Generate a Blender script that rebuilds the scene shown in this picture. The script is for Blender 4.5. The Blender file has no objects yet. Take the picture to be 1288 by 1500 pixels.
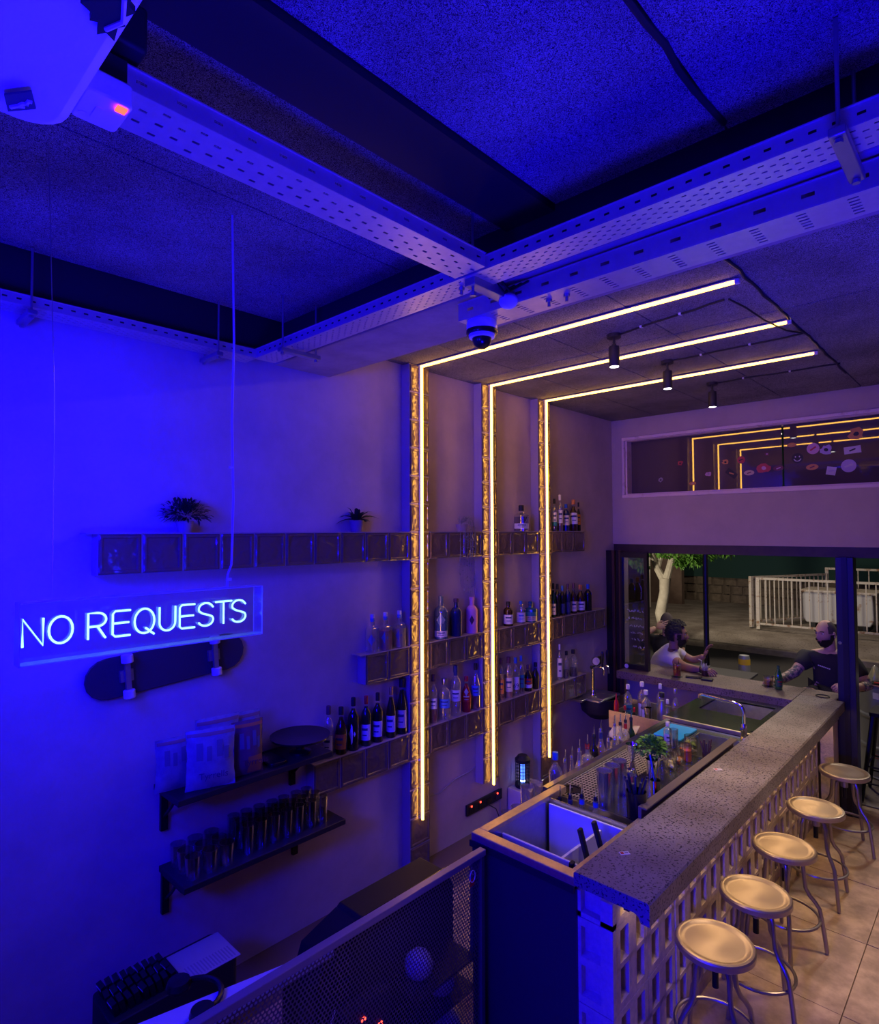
import bpy, bmesh, math, random
from mathutils import Vector, Matrix
random.seed(11)
SC = bpy.context.scene
COL = SC.collection
PI = math.pi

# ---------------------------------------------------------------- camera
cd = bpy.data.cameras.new('camera'); cam = bpy.data.objects.new('camera', cd); COL.objects.link(cam)
YAW, PITCH, ROLL = 0.7589, 0.0320, -0.0032
cf = Vector((-math.sin(YAW)*math.cos(PITCH), math.cos(YAW)*math.cos(PITCH), math.sin(PITCH)))
cr = Vector((math.cos(YAW), math.sin(YAW), 0)); cu = cr.cross(cf)
c_, s_ = math.cos(ROLL), math.sin(ROLL)
cr, cu = cr*c_ + cu*s_, -cr*s_ + cu*c_
M = Matrix((cr, cu, -cf)).transposed().to_4x4(); M.translation = Vector((3.0684, -0.9347, 2.38))
cam.matrix_world = M
cd.sensor_fit = 'HORIZONTAL'; cd.sensor_width = 36; cd.lens = 36*882.1/1288; cd.clip_start = .02
SC.camera = cam

# ---------------------------------------------------------------- world, light, exposure
w = bpy.data.worlds.new('night'); SC.world = w; w.use_nodes = True
w.node_tree.nodes['Background'].inputs[0].default_value = (.010, .012, .022, 1)
w.node_tree.nodes['Background'].inputs[1].default_value = .5
SC.view_settings.view_transform = 'Standard'; SC.view_settings.look = 'None'
SC.view_settings.gamma = 1; SC.view_settings.use_curve_mapping = False
SC.view_settings.exposure = 0.0
BLUE = (0.003, 0.0, 1.0)
def lamp(name, kind, loc, energy, color, aim=None, **k):
    d = bpy.data.lights.new(name, kind); d.energy = energy; d.color = color
    for a, v in k.items(): setattr(d, a, v)
    o = bpy.data.objects.new(name, d); COL.objects.link(o); o.location = loc
    if aim is not None:
        o.rotation_euler = (Vector(aim)-Vector(loc)).to_track_quat('-Z', 'Y').to_euler()
    return o
# blue party lamps of the raised floor behind the photographer
lamp('blue_lamp_left', 'AREA', (.78, -1.0, 2.75), 46, BLUE, (.05, -.05, 2.42), shape='RECTANGLE', size=.6, size_y=.3, spread=2.6)
lamp('blue_lamp_right', 'AREA', (3.0, -.55, 1.2), 62, BLUE, (2.35, .0, 3.58), shape='RECTANGLE', size=.9, size_y=.4, spread=1.75)
lamp('blue_lamp_wall', 'AREA', (1.9, -1.7, 2.4), 36, BLUE, (.7, 1.2, 1.6), shape='DISK', size=.5, spread=1.9)
lamp('blue_lamp_bar', 'AREA', (2.5, -1.5, 1.5), 9, BLUE, (1.9, 1.4, .55), shape='DISK', size=.3, spread=1.0)
lamp('blue_lamp_guests', 'AREA', (4.3, .3, 1.2), 15, BLUE, (2.8, 2.4, 3.58), shape='DISK', size=.5, spread=1.0)
# warm lamps of the guest side, out of view on the right
lamp('warm_room_lamp', 'AREA', (2.80, 3.2, 3.5), 15, (1.0, .66, .36), (2.35, 2.9, 0), shape='RECTANGLE', size=.2, size_y=2.0, spread=1.3)
# street lamps, with an added fill for the people outside
lamp('street_lamp', 'AREA', (-1.0, 11.5, 6.5), 170, (1.0, .80, .60), (-.8, 11, 0), shape='DISK', size=1.2)
lamp('street_lamp_near', 'AREA', (2.6, 8.6, 4.6), 60, (1.0, .86, .74), (1.6, 6.0, .6), shape='DISK', size=.5)
lamp('people_fill_lamp', 'AREA', (.9, 5.75, 3.3), 16, (1.0, .84, .72), (1.0, 6.0, 0), shape='RECTANGLE', size=1.6, size_y=.15)  # added unseen lamp over the opening, brightens the people outside
lamp('tree_lamp', 'SPOT', (-3.0, 8.2, 1.2), 520, (1.0, .88, .66), (-2.2, 11.5, 2.2), spot_size=1.1, shadow_soft_size=.2)

# ---------------------------------------------------------------- materials
MATS = {}
def mat(name, color, rough=.6, metal=0., spec=.5, noise=None, bump=None, emit=None, estr=0., color2=None, wave=None, coat=0.):
    if name in MATS: return MATS[name]
    m = bpy.data.materials.new(name); m.use_nodes = True; MATS[name] = m
    nt = m.node_tree; b = nt.nodes['Principled BSDF']; L = nt.links.new
    b.inputs['Base Color'].default_value = (*color, 1); b.inputs['Roughness'].default_value = rough
    b.inputs['Metallic'].default_value = metal; b.inputs['Specular IOR Level'].default_value = spec
    if coat: b.inputs['Coat Weight'].default_value = coat
    if emit: b.inputs['Emission Color'].default_value = (*emit, 1); b.inputs['Emission Strength'].default_value = estr
    if noise or bump: tc = nt.nodes.new('ShaderNodeTexCoord')
    if noise:
        sc, lo, hi = noise[:3]
        n = nt.nodes.new('ShaderNodeTexNoise'); n.inputs['Scale'].default_value = sc; n.inputs['Detail'].default_value = 6; n.inputs['Roughness'].default_value = .65
        L(tc.outputs['Object'], n.inputs['Vector'])
        r = nt.nodes.new('ShaderNodeValToRGB'); r.color_ramp.elements[0].position = lo; r.color_ramp.elements[1].position = hi
        c2 = color2 or tuple(c*.6 for c in color)
        r.color_ramp.elements[0].color = (*c2, 1); r.color_ramp.elements[1].color = (*color, 1)
        L(n.outputs['Fac'], r.inputs['Fac']); L(r.outputs['Color'], b.inputs['Base Color'])
    if bump:
        n2 = nt.nodes.new('ShaderNodeTexNoise'); n2.inputs['Scale'].default_value = bump[0]; n2.inputs['Detail'].default_value = 5
        L(tc.outputs['Object'], n2.inputs['Vector'])
        bp = nt.nodes.new('ShaderNodeBump'); bp.inputs['Strength'].default_value = bump[1]; bp.inputs['Distance'].default_value = bump[2] if len(bump) > 2 else .01
        L(n2.outputs['Fac'], bp.inputs['Height']); L(bp.outputs['Normal'], b.inputs['Normal'])
    return m
def speckle(name, base, dark, scale, thr, rough=.5, light=None, stain=None, dist=0.):
    """terrazzo, wood wool or concrete: cells darker or lighter than the base"""
    if name in MATS: return MATS[name]
    m = bpy.data.materials.new(name); m.use_nodes = True; MATS[name] = m
    nt = m.node_tree; b = nt.nodes['Principled BSDF']; L = nt.links.new
    b.inputs['Roughness'].default_value = rough
    tc = nt.nodes.new('ShaderNodeTexCoord')
    n = nt.nodes.new('ShaderNodeTexNoise'); n.inputs['Scale'].default_value = scale; n.inputs['Detail'].default_value = 3
    n.inputs['Distortion'].default_value = dist
    L(tc.outputs['Object'], n.inputs['Vector'])
    r = nt.nodes.new('ShaderNodeValToRGB'); r.color_ramp.elements[0].position = thr; r.color_ramp.elements[1].position = thr+.06
    r.color_ramp.elements[0].color = (*dark, 1); r.color_ramp.elements[1].color = (*base, 1)
    L(n.outputs['Fac'], r.inputs['Fac'])
    out = r.outputs['Color']
    n2 = nt.nodes.new('ShaderNodeTexNoise'); n2.inputs['Scale'].default_value = stain or 2.2; n2.inputs['Detail'].default_value = 7
    L(tc.outputs['Object'], n2.inputs['Vector'])
    r2 = nt.nodes.new('ShaderNodeValToRGB'); r2.color_ramp.elements[0].position = .35; r2.color_ramp.elements[1].position = .65
    r2.color_ramp.elements[0].color = (.62, .6, .58, 1); r2.color_ramp.elements[1].color = (1, 1, 1, 1)
    L(n2.outputs['Fac'], r2.inputs['Fac'])
    mx = nt.nodes.new('ShaderNodeMixRGB'); mx.blend_type = 'MULTIPLY'; mx.inputs['Fac'].default_value = 1
    L(out, mx.inputs['Color1']); L(r2.outputs['Color'], mx.inputs['Color2']); L(mx.outputs['Color'], b.inputs['Base Color'])
    bp = nt.nodes.new('ShaderNodeBump'); bp.inputs['Strength'].default_value = .35; bp.inputs['Distance'].default_value = .004
    L(n.outputs['Fac'], bp.inputs['Height']); L(bp.outputs['Normal'], b.inputs['Normal'])
    return m
def glass(name, tint=(1, 1, 1), rough=.03, refl=.12, wav=0., opac=0.):
    """thin glass: tinted see-through plus a mirror layer that grows at grazing angles"""
    if name in MATS: return MATS[name]
    m = bpy.data.materials.new(name); m.use_nodes = True; MATS[name] = m
    nt = m.node_tree; nt.nodes.clear(); L = nt.links.new
    o = nt.nodes.new('ShaderNodeOutputMaterial'); t = nt.nodes.new('ShaderNodeBsdfTransparent'); g = nt.nodes.new('ShaderNodeBsdfGlossy')
    t.inputs[0].default_value = (*tint, 1); g.inputs['Roughness'].default_value = rough; g.inputs[0].default_value = (1, 1, 1, 1)
    lw = nt.nodes.new('ShaderNodeLayerWeight'); lw.inputs['Blend'].default_value = .35
    mr = nt.nodes.new('ShaderNodeMapRange'); mr.inputs['To Min'].default_value = refl; mr.inputs['To Max'].default_value = min(1, refl+.6)
    L(lw.outputs['Facing'], mr.inputs['Value'])
    mx = nt.nodes.new('ShaderNodeMixShader'); L(mr.outputs[0], mx.inputs[0]); L(t.outputs[0], mx.inputs[1]); L(g.outputs[0], mx.inputs[2])
    last = mx.outputs[0]
    if opac:
        d = nt.nodes.new('ShaderNodeBsdfDiffuse'); d.inputs[0].default_value = (*tint, 1)
        m2 = nt.nodes.new('ShaderNodeMixShader'); m2.inputs[0].default_value = opac; L(last, m2.inputs[1]); L(d.outputs[0], m2.inputs[2]); last = m2.outputs[0]
    L(last, o.inputs['Surface'])
    if wav:
        tc = nt.nodes.new('ShaderNodeTexCoord'); n = nt.nodes.new('ShaderNodeTexNoise'); n.inputs['Scale'].default_value = wav; n.inputs['Detail'].default_value = 1
        bp = nt.nodes.new('ShaderNodeBump'); bp.inputs['Strength'].default_value = .8; bp.inputs['Distance'].default_value = .02
        L(tc.outputs['Object'], n.inputs['Vector']); L(n.outputs['Fac'], bp.inputs['Height']); L(bp.outputs['Normal'], g.inputs['Normal'])
    return m
def emis(name, color, s):
    if name in MATS: return MATS[name]
    m = bpy.data.materials.new(name); m.use_nodes = True; MATS[name] = m
    nt = m.node_tree; nt.nodes.clear(); o = nt.nodes.new('ShaderNodeOutputMaterial'); e = nt.nodes.new('ShaderNodeEmission')
    e.inputs[0].default_value = (*color, 1); e.inputs[1].default_value = s; nt.links.new(e.outputs[0], o.inputs[0]); return m

M_PLASTER = mat('plaster', (.60, .47, .49), .75, noise=(2.6, .32, .68), color2=(.47, .37, .38), bump=(9, .12, .01))
M_FASCIA = mat('fascia_plaster', (.52, .43, .40), .75, noise=(3, .3, .7), color2=(.44, .36, .34), bump=(14, .1, .01))
M_BLACK = mat('black_paint', (.012, .012, .014), .6)
M_BLACKG = mat('black_gloss', (.010, .010, .012), .25)
M_BLACKM = mat('black_metal', (.02, .02, .022), .4, .6)
M_WOOL = speckle('wood_wool', (.44, .42, .41), (.03, .03, .03), 120, .47, .95, dist=4.)
M_CONC = mat('raw_concrete', (.46, .38, .33), .85, noise=(5, .3, .7), color2=(.32, .26, .23), bump=(16, .5, .01))
M_STEEL = mat('brushed_steel', (.62, .60, .56), .28, 1., noise=(40, .3, .7), color2=(.52, .50, .47))
M_STEELD = mat('worn_steel', (.42, .42, .40), .34, .75, noise=(9, .3, .7), color2=(.33, .33, .32))
M_CHROME = mat('chrome', (.85, .85, .86), .07, 1.)
M_GALV = mat('galvanised_steel', (.66, .60, .52), .36, .5, noise=(26, .3, .7), color2=(.56, .51, .45))
M_BRASS = mat('warm_steel', (.86, .70, .42), .34, .8, noise=(30, .3, .7), color2=(.66, .54, .34))
M_TERR = speckle('terrazzo', (.33, .29, .26), (.035, .03, .03), 95, .375, .42, stain=3)
M_BLOCK = mat('breeze_concrete', (.70, .58, .46), .9, noise=(30, .3, .65), color2=(.50, .43, .36), bump=(70, .6, .006))
M_FLOOR = mat('floor_concrete', (.52, .37, .24), .5, noise=(5.5, .38, .62), color2=(.29, .20, .13), bump=(30, .3, .004))
M_MORTAR = mat('mortar', (.42, .36, .34), .8)
M_WHITE = mat('white_plastic', (.80, .80, .80), .35)
M_CREAM = mat('cream_plastic', (.72, .66, .58), .4)
M_PAPER = mat('white_paper', (.78, .76, .74), .7)
M_DKWOOD = mat('dark_wood', (.05, .03, .024), .5, noise=(14, .3, .7), color2=(.025, .015, .012))
M_BROWNMET = mat('brown_metal', (.10, .055, .035), .4, .4)
M_FRAME = mat('black_frame', (.016, .015, .018), .35, .3)
M_LED = emis('warm_led', (1.0, .47, .065), 13.5)
M_NEON = emis('blue_neon', (.24, .60, 1.0), 3.6)
M_RED = mat('red_plastic', (.55, .02, .02), .35)
# ---------------------------------------------------------------- mesh helpers
class MB:
    def __init__(s): s.v = []; s.f = []
    def add(s, v, f, M=None):
        o = len(s.v)
        s.v += [tuple(M @ Vector(p)) if M else tuple(p) for p in v]; s.f += [tuple(o+i for i in q) for q in f]; return s
    def box(s, x0, x1, y0, y1, z0, z1, M=None):
        return s.add([(x0,y0,z0),(x1,y0,z0),(x1,y1,z0),(x0,y1,z0),(x0,y0,z1),(x1,y0,z1),(x1,y1,z1),(x0,y1,z1)],
                     [(0,3,2,1),(4,5,6,7),(0,1,5,4),(1,2,6,5),(2,3,7,6),(3,0,4,7)], M)
    def cbox(s, c, d, M=None):
        return s.box(c[0]-d[0]/2, c[0]+d[0]/2, c[1]-d[1]/2, c[1]+d[1]/2, c[2]-d[2]/2, c[2]+d[2]/2, M)
    def rbox(s, x0, x1, y0, y1, z0, z1, r, n=3, M=None):
        """box with rounded vertical edges"""
        p = []
        for cx, cy, a0 in ((x1-r,y1-r,0),(x0+r,y1-r,PI/2),(x0+r,y0+r,PI),(x1-r,y0+r,1.5*PI)):
            for k in range(n+1):
                a = a0+PI/2*k/n; p.append((cx+r*math.cos(a), cy+r*math.sin(a)))
        return s.prism(p, z0, z1, M)
    def prism(s, poly, z0, z1, M=None):
        n = len(poly)
        v = [(x,y,z0) for x,y in poly]+[(x,y,z1) for x,y in poly]
        f = [tuple(range(n-1,-1,-1)), tuple(range(n,2*n))]+[(i,(i+1)%n,n+(i+1)%n,n+i) for i in range(n)]
        return s.add(v, f, M)
    def lathe(s, prof, n=14, at=(0,0,0), M=None, sq=0., sx=1., sy=1.):
        """profile of (radius, z); sq > 0 squares the section"""
        v = []; f = []
        for r, z in prof:
            for k in range(n):
                a = 2*PI*(k+.5)/n; c, q = math.cos(a), math.sin(a)
                m = 1.
                if sq: m = 1+sq*(1/max(abs(c), abs(q))-1)
                v.append((at[0]+r*m*c*sx, at[1]+r*m*q*sy, at[2]+z))
        for i in range(len(prof)-1):
            for k in range(n):
                f.append((i*n+k, i*n+(k+1)%n, (i+1)*n+(k+1)%n, (i+1)*n+k))
        if prof[0][0] > 1e-4: f.append(tuple(range(n-1,-1,-1)))
        if prof[-1][0] > 1e-4: f.append(tuple((len(prof)-1)*n+k for k in range(n)))
        return s.add(v, f, M)
    def cyl(s, c, r, h, n=14, M=None, r2=None):
        return s.lathe([(r,0),(r if r2 is None else r2,h)], n, c, M)
    def tube(s, pts, r, n=8, closed=False, M=None, cap=True):
        P = [Vector(p) for p in pts]; N = len(P); rs = r if isinstance(r, (list,tuple)) else [r]*N
        v = []; f = []; up = None
        for i in range(N):
            a = P[(i-1) % N] if (i or closed) else P[0]; b = P[(i+1) % N] if (i < N-1 or closed) else P[-1]
            t = (b-a).normalized() if (b-a).length > 1e-9 else Vector((0,0,1))
            if up is None:
                up = Vector((0,0,1)) if abs(t.z) < .9 else Vector((1,0,0))
            up = (up-t*up.dot(t)); up = up.normalized() if up.length > 1e-6 else t.orthogonal().normalized()
            sd = t.cross(up)
            for k in range(n):
                q = 2*PI*k/n; v.append(P[i]+(up*math.cos(q)+sd*math.sin(q))*rs[i])
        for i in range(N if closed else N-1):
            j = (i+1) % N
            for k in range(n): f.append((i*n+k, i*n+(k+1)%n, j*n+(k+1)%n, j*n+k))
        if not closed and cap: f += [tuple(range(n-1,-1,-1)), tuple((N-1)*n+k for k in range(n))]
        return s.add(v, f, M)
    def ball(s, c, r, nu=10, nv=7, sc=(1,1,1), M=None):
        prof = [(max(1e-5, r*math.sin(PI*i/nv)), -r*math.cos(PI*i/nv)) for i in range(nv+1)]
        v = []; f = []
        for rr, z in prof:
            for k in range(nu): v.append((c[0]+rr*math.cos(2*PI*k/nu)*sc[0], c[1]+rr*math.sin(2*PI*k/nu)*sc[1], c[2]+z*sc[2]))
        for i in range(nv):
            for k in range(nu): f.append((i*nu+k, i*nu+(k+1)%nu, (i+1)*nu+(k+1)%nu, (i+1)*nu+k))
        return s.add(v, f, M)
    def leaf(s, p, d, L, W, droop=.3, fold=.15):
        """one leaf of 4 quads from p along direction d"""
        d = Vector(d).normalized(); sd = d.cross(Vector((0,0,1)))
        sd = sd.normalized() if sd.length > 1e-3 else Vector((1,0,0)); nrm = sd.cross(d)
        v = []
        for t, wd in ((0,.15),(.35,1),(.7,.8),(1,.05)):
            c = Vector(p)+d*L*t-Vector((0,0,1))*droop*L*t*t
            v += [c-sd*W*wd/2+nrm*fold*W*wd, c, c+sd*W*wd/2+nrm*fold*W*wd]
        f = []
        for i in range(3): f += [(3*i,3*i+1,3*i+4,3*i+3),(3*i+1,3*i+2,3*i+5,3*i+4)]
        return s.add(v, f)
    def sheet_holes(s, us, vs, hole, fn):
        """grid sheet over us x vs leaving out the cells where hole(i,j); fn(u,v)->point"""
        nu, nv = len(us), len(vs)
        v = [fn(a,b) for a in us for b in vs]
        f = [(i*nv+j,(i+1)*nv+j,(i+1)*nv+j+1,i*nv+j+1) for i in range(nu-1) for j in range(nv-1) if not hole(i,j)]
        return s.add(v, f)
    def mesh(s, name, smooth=35):
        me = bpy.data.meshes.new(name); me.from_pydata(s.v, [], s.f); me.update()
        if smooth:
            me.shade_smooth(); me.set_sharp_from_angle(angle=math.radians(smooth))
        return me
    def build(s, name, m, parent=None, smooth=35, bev=0., solid=0.):
        o = bpy.data.objects.new(name, s.mesh(name, smooth)); COL.objects.link(o); o.data.materials.append(m)
        if parent: o.parent = parent
        if solid:
            q = o.modifiers.new('solid', 'SOLIDIFY'); q.thickness = solid; q.offset = 0
        if bev:
            q = o.modifiers.new('bevel', 'BEVEL'); q.width = bev; q.segments = 2; q.limit_method = 'ANGLE'
        return o
def tag(o, label, cat, group=None, kind=None):
    o['label'] = label
    if cat: o['category'] = cat
    if group: o['group'] = group
    if kind: o['kind'] = kind
    return o
def thing(name, label, cat, loc=(0,0,0), rz=0, group=None, kind=None):
    o = bpy.data.objects.new(name, None); COL.objects.link(o); o.empty_display_size = .05
    o.location = loc; o.rotation_euler = (0,0,rz)
    return tag(o, label, cat, group, kind)
def struct(name, mb, m, parent=None, **k):
    o = mb.build(name, m, parent, **k)
    if not parent: o['kind'] = 'structure'
    return o
def clone(o, parent=None):
    c = o.copy(); COL.objects.link(c)
    if parent: c.parent = parent
    for ch in list(o.children): clone(ch, c)
    return c
def inst(name, me, parent, loc=(0,0,0), rz=0):
    o = bpy.data.objects.new(name, me); COL.objects.link(o); o.parent = parent; o.location = loc; o.rotation_euler = (0,0,rz); return o
def T(x, y, z, rz=0, rx=0, ry=0):
    return Matrix.Translation((x,y,z)) @ Matrix.Rotation(rz,4,'Z') @ Matrix.Rotation(ry,4,'Y') @ Matrix.Rotation(rx,4,'X')
def arc(c, r, a0, a1, n, ax='xy'):
    o = []
    for k in range(n+1):
        a = a0+(a1-a0)*k/n; p = (r*math.cos(a), r*math.sin(a))
        o.append({'xy':(c[0]+p[0],c[1]+p[1],c[2]),'yz':(c[0],c[1]+p[0],c[2]+p[1]),'xz':(c[0]+p[0],c[1],c[2]+p[1])}[ax])
    return o
# ---------------------------------------------------------------- the setting
WX = -.09          # wall plane; glass block fronts stand at x = 0
CZ = 3.58          # ceiling
FY = 5.15          # inner face of the street front
struct('wall_left', MB().box(-.30, WX, -3.6, 5.5, -.1, 3.8), M_PLASTER, smooth=0)
struct('wall_right', MB().box(5.6, 5.8, -3.6, 5.5, -.1, 3.8), M_PLASTER, smooth=0)
struct('wall_back', MB().box(-.3, 5.8, -3.8, -3.6, -.1, 3.8), M_PLASTER, smooth=0)
fl = struct('floor', MB().box(WX, 5.6, -3.6, 5.5, -.12, -.012), mat('floor_joint', (.16, .11, .075), .9), smooth=0)
for i in range(-3, 6):
    for j in range(-2, 6):
        x0, y0 = 2.41+.7*i, 1.22+.7*j
        x1, y1 = min(x0+.7, 5.59), min(y0+.7, 5.45)
        x0 = max(x0, WX)
        if x1-x0 < .1: continue
        e = random.uniform(-.003, .0)
        MB().box(x0+.0028, x1-.0028, y0+.0028, y1-.0028, -.03, e).build('floor_slab', M_FLOOR, fl, smooth=0)
ce = struct('ceiling', MB().box(-.3, 5.8, -3.8, 5.5, 3.625, 3.8), M_BLACK, smooth=0)
def panel(x0, x1, y0, y1):
    MB().box(x0+.004, x1-.004, y0+.004, y1-.004, CZ, 3.63).build('ceiling_panel', M_WOOL, ce, smooth=0)
for x0, x1 in ((.06, 1.06), (1.06, 1.66), (1.88, 2.48), (2.48, 3.68), (3.68, 4.88), (4.88, 5.6)):
    for y0, y1 in ((-3.6, -1.45), (-1.45, .95)): panel(x0, x1, y0, y1)
for x0, x1 in ((WX, .42), (.42, 1.02), (1.02, 1.60), (1.60, 2.19), (2.19, 3.39), (3.39, 4.59), (4.59, 5.6)):
    for y0, y1 in ((1.37, 2.70), (2.70, FY)): panel(x0, x1, y0, y1)
# raw concrete beam across the room, its room side painted black; black beams on the ceiling and along the wall
struct('trim_1', MB().box(WX, 5.6, .96, 1.37, 3.37, 3.62), M_CONC, bev=.01)
struct('trim_2', MB().box(WX, 5.6, .94, .962, 3.385, 3.62), M_BLACK)
struct('trim_3', MB().box(1.66, 1.88, -3.6, .94, 3.555, 3.62), M_BLACK)
struct('trim_4', MB().box(WX, .05, -3.6, .94, 3.40, 3.62), M_BLACK)
# street front: solid bands above and below the long transom window
GX0, GX1 = .03, 4.0
struct('wall_front', MB().box(WX, 5.6, FY, 5.45, 3.38, 3.8).box(WX, 5.6, FY, 5.45, 2.235, 2.735).box(WX, GX0, FY, 5.45, 2.735, 3.38)
       .box(GX1, 5.6, FY, 5.45, 2.735, 3.37).box(4.4, 5.6, FY, 5.45, -.1, 2.235), M_FASCIA, smooth=0)
M_TRIM = mat('painted_trim', (.78, .62, .64), .5, noise=(9, .22, .42), color2=(.42, .26, .22))
win = struct('window_1', MB().box(GX0, GX1, FY-.015, 5.36, 3.352, 3.385).box(GX0, GX1, FY-.015, 5.36, 2.73, 2.765)
       .box(GX0, GX0+.03, FY-.015, 5.36, 2.765, 3.352).box(GX1-.035, GX1, FY-.015, 5.36, 2.765, 3.352), M_TRIM, bev=.006)
MB().box(GX0+.035, GX1-.035, FY+.02, FY+.05, 3.346, 3.352).box(GX0+.035, GX1-.035, FY+.02, FY+.05, 2.765, 2.777).box(GX0+.03, GX0+.045, FY+.02, FY+.05, 2.777, 3.346).build('inner_frame', M_TRIM, win)
def mirror_glass():
    m = bpy.data.materials.new('dark_window_glass'); m.use_nodes = True; b = m.node_tree.nodes['Principled BSDF']
    b.inputs['Base Color'].default_value = (.10, .075, .08, 1); b.inputs['Roughness'].default_value = .015
    b.inputs['Specular IOR Level'].default_value = .9; b.inputs['IOR'].default_value = 1.6
    return m
M_DGL = mirror_glass()
def pane(x0, x1, yc, e):
    xm = 1.0
    MB().box(x0-xm, x1-xm, -.006, .006, 2.765, 3.352).build('window_pane', M_DGL, win, smooth=0).matrix_local = T(xm, yc, 0, e)
pane(GX0+.03, 1.55, 5.29, -.028)
pane(1.565, GX1-.03, 5.295, -.018)
# dark head frame and post of the street opening
op = struct('door_1', MB().box(WX, 4.4, FY+.02, 5.40, 2.145, 2.236), M_DKWOOD)
MB().box(1.975, 2.105, FY-.04, FY+.09, -.01, 2.15).build('door_post', mat('blue_black_post', (.03, .03, .05), .35, .3), op, bev=.004)
MB().box(2.02, 2.06, FY-.05, FY-.038, -.01, 2.15).build('post_channel', M_FRAME, op)
MB().cyl((0,0,0), .014, .02, 12, T(2.0, FY-.04, 1.43, 0, PI/2)).build('post_lock', M_CHROME, op)
MB().box(1.965, 1.985, FY-.03, FY+.06, -.01, .84).build('post_side', M_DKWOOD, op)
MB().box(WX, 1.97, FY+.06, 5.34, -.01, .86).build('parapet', M_FASCIA, op)
MB().box(1.872, 1.966, 4.93, FY+.02, -.01, .85).build('end_pier', M_BLOCK, op)
# folding window at the wall end: fixed jambs and one open leaf
fw = struct('window_2', MB().box(WX, -.03, FY-.16, FY-.09, .66, 2.17), M_FRAME)
MB().box(-.03, .0, FY-.15, FY-.10, .66, 2.17).build('jamb', M_BROWNMET, fw)
MB().box(.012, .04, FY-.14, FY-.08, .66, 2.17).build('jamb', M_FRAME, fw)
MB().box(.048, .072, FY-.15, FY-.10, .66, 2.17).build('jamb', M_BROWNMET, fw)
MB().box(.335, .37, FY-.17, FY-.12, .90, 2.155).box(.075, .095, FY-.17, FY-.12, .90, 2.155).box(.095, .335, FY-.17, FY-.12, 2.10, 2.155).box(.095, .335, FY-.17, FY-.12, .90, 1.00).build('leaf_frame', M_FRAME, fw)
M_PANE = glass('window_glass', (.62, .62, .66), .01, .16)
MB().box(.09, .34, FY-.150, FY-.146, .99, 2.11).build('window_pane', M_PANE, fw, smooth=0)
# chalk menu written on the leaf
scr = MB(); rr = random.Random(5)
for k, z in enumerate((1.55, 1.47, 1.385, 1.31, 1.24, 1.16)):
    x = .14+.012*k
    while x < .31:
        L = rr.uniform(.012, .02); pts = []
        for q in range(5): pts.append((x+L*q/4, FY-.153, z+.004*k+rr.uniform(-.014, .014)))
        scr.tube(pts, .0016, 4); x += L+rr.choice((.004, .004, .016))
scr.build('chalk_lettering', mat('chalk', (.75, .75, .78), .9), fw)
MB().cyl((0,0,0), .022, .003, 14, T(.135, FY-.17, .975, 0, PI/2)).build('round_sticker', M_PAPER, fw)

# ---------------------------------------------------------------- glass block pillars and shelves
def block_material():
    m = bpy.data.materials.new('smoked_glass_block'); m.use_nodes = True; nt = m.node_tree; b = nt.nodes['Principled BSDF']; L = nt.links.new
    b.inputs['Base Color'].default_value = (.19, .135, .08, 1); b.inputs['Roughness'].default_value = .17; b.inputs['Specular IOR Level'].default_value = .8
    b.inputs['IOR'].default_value = 1.5
    tc = nt.nodes.new('ShaderNodeTexCoord'); oi = nt.nodes.new('ShaderNodeObjectInfo')
    n = nt.nodes.new('ShaderNodeTexNoise'); n.noise_dimensions = '4D'; n.inputs['Scale'].default_value = 13; n.inputs['Detail'].default_value = .6
    n.inputs['Distortion'].default_value = 1.6
    L(tc.outputs['Object'], n.inputs['Vector']); L(oi.outputs['Random'], n.inputs['W'])
    bp = nt.nodes.new('ShaderNodeBump'); bp.inputs['Strength'].default_value = .55; bp.inputs['Distance'].default_value = .022
    L(n.outputs['Fac'], bp.inputs['Height']); L(bp.outputs['Normal'], b.inputs['Normal'])
    return m
M_GB = block_material()
def block_mesh():
    """one 190 mm glass block, 78 mm deep, seen along x: raised rim and a dished wavy face"""
    mb = MB(); h = .094
    mb.box(-.080, -.006, -h, h, -h, h)
    rings = ((h, -.004), (h-.006, 0.), (h-.016, 0.), (h-.022, -.009), (h*.4, -.004))
    v = []; f = []
    for r, x in rings: v += [(x, -r, -r), (x, r, -r), (x, r, r), (x, -r, r)]
    for i in range(len(rings)-1):
        for k in range(4): f.append((4*i+k, 4*i+(k+1)%4, 4*i+4+(k+1)%4, 4*i+4+k))
    n = 4*(len(rings)-1); f.append((n, n+1, n+2, n+3))
    return mb.add(v, f).mesh('glass_block', 30)
BLK = block_mesh(); BLK.materials.append(M_GB)
def gy(i): return .2*i
def gz(k): return 2.376-.2*k      # top of course k
pill = [(10, 12, 'nearest of the three glass block pillars, running down to the floor'),
        (14, 10, 'middle one of the three glass block pillars, ending above the bare wall'),
        (18, 12, 'farthest of the three glass block pillars, ending behind the bar bottles')]
for i, kend, lab in pill:
    y = gy(i)+.1
    t = thing('glass_block_pillar', lab, 'pillar', (0, y, 0), group='glass block pillars')
    zb = gz(kend)
    MB().box(-.088, -.008, -.099, .099, max(zb, 0), 3.576).build('mortar', M_MORTAR, t, smooth=0)
    for k in range(-6, kend):
        if gz(k)-.2 < -.05: continue
        inst('glass_block', BLK, t, (0, 0, gz(k)-.1+.0))
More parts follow.
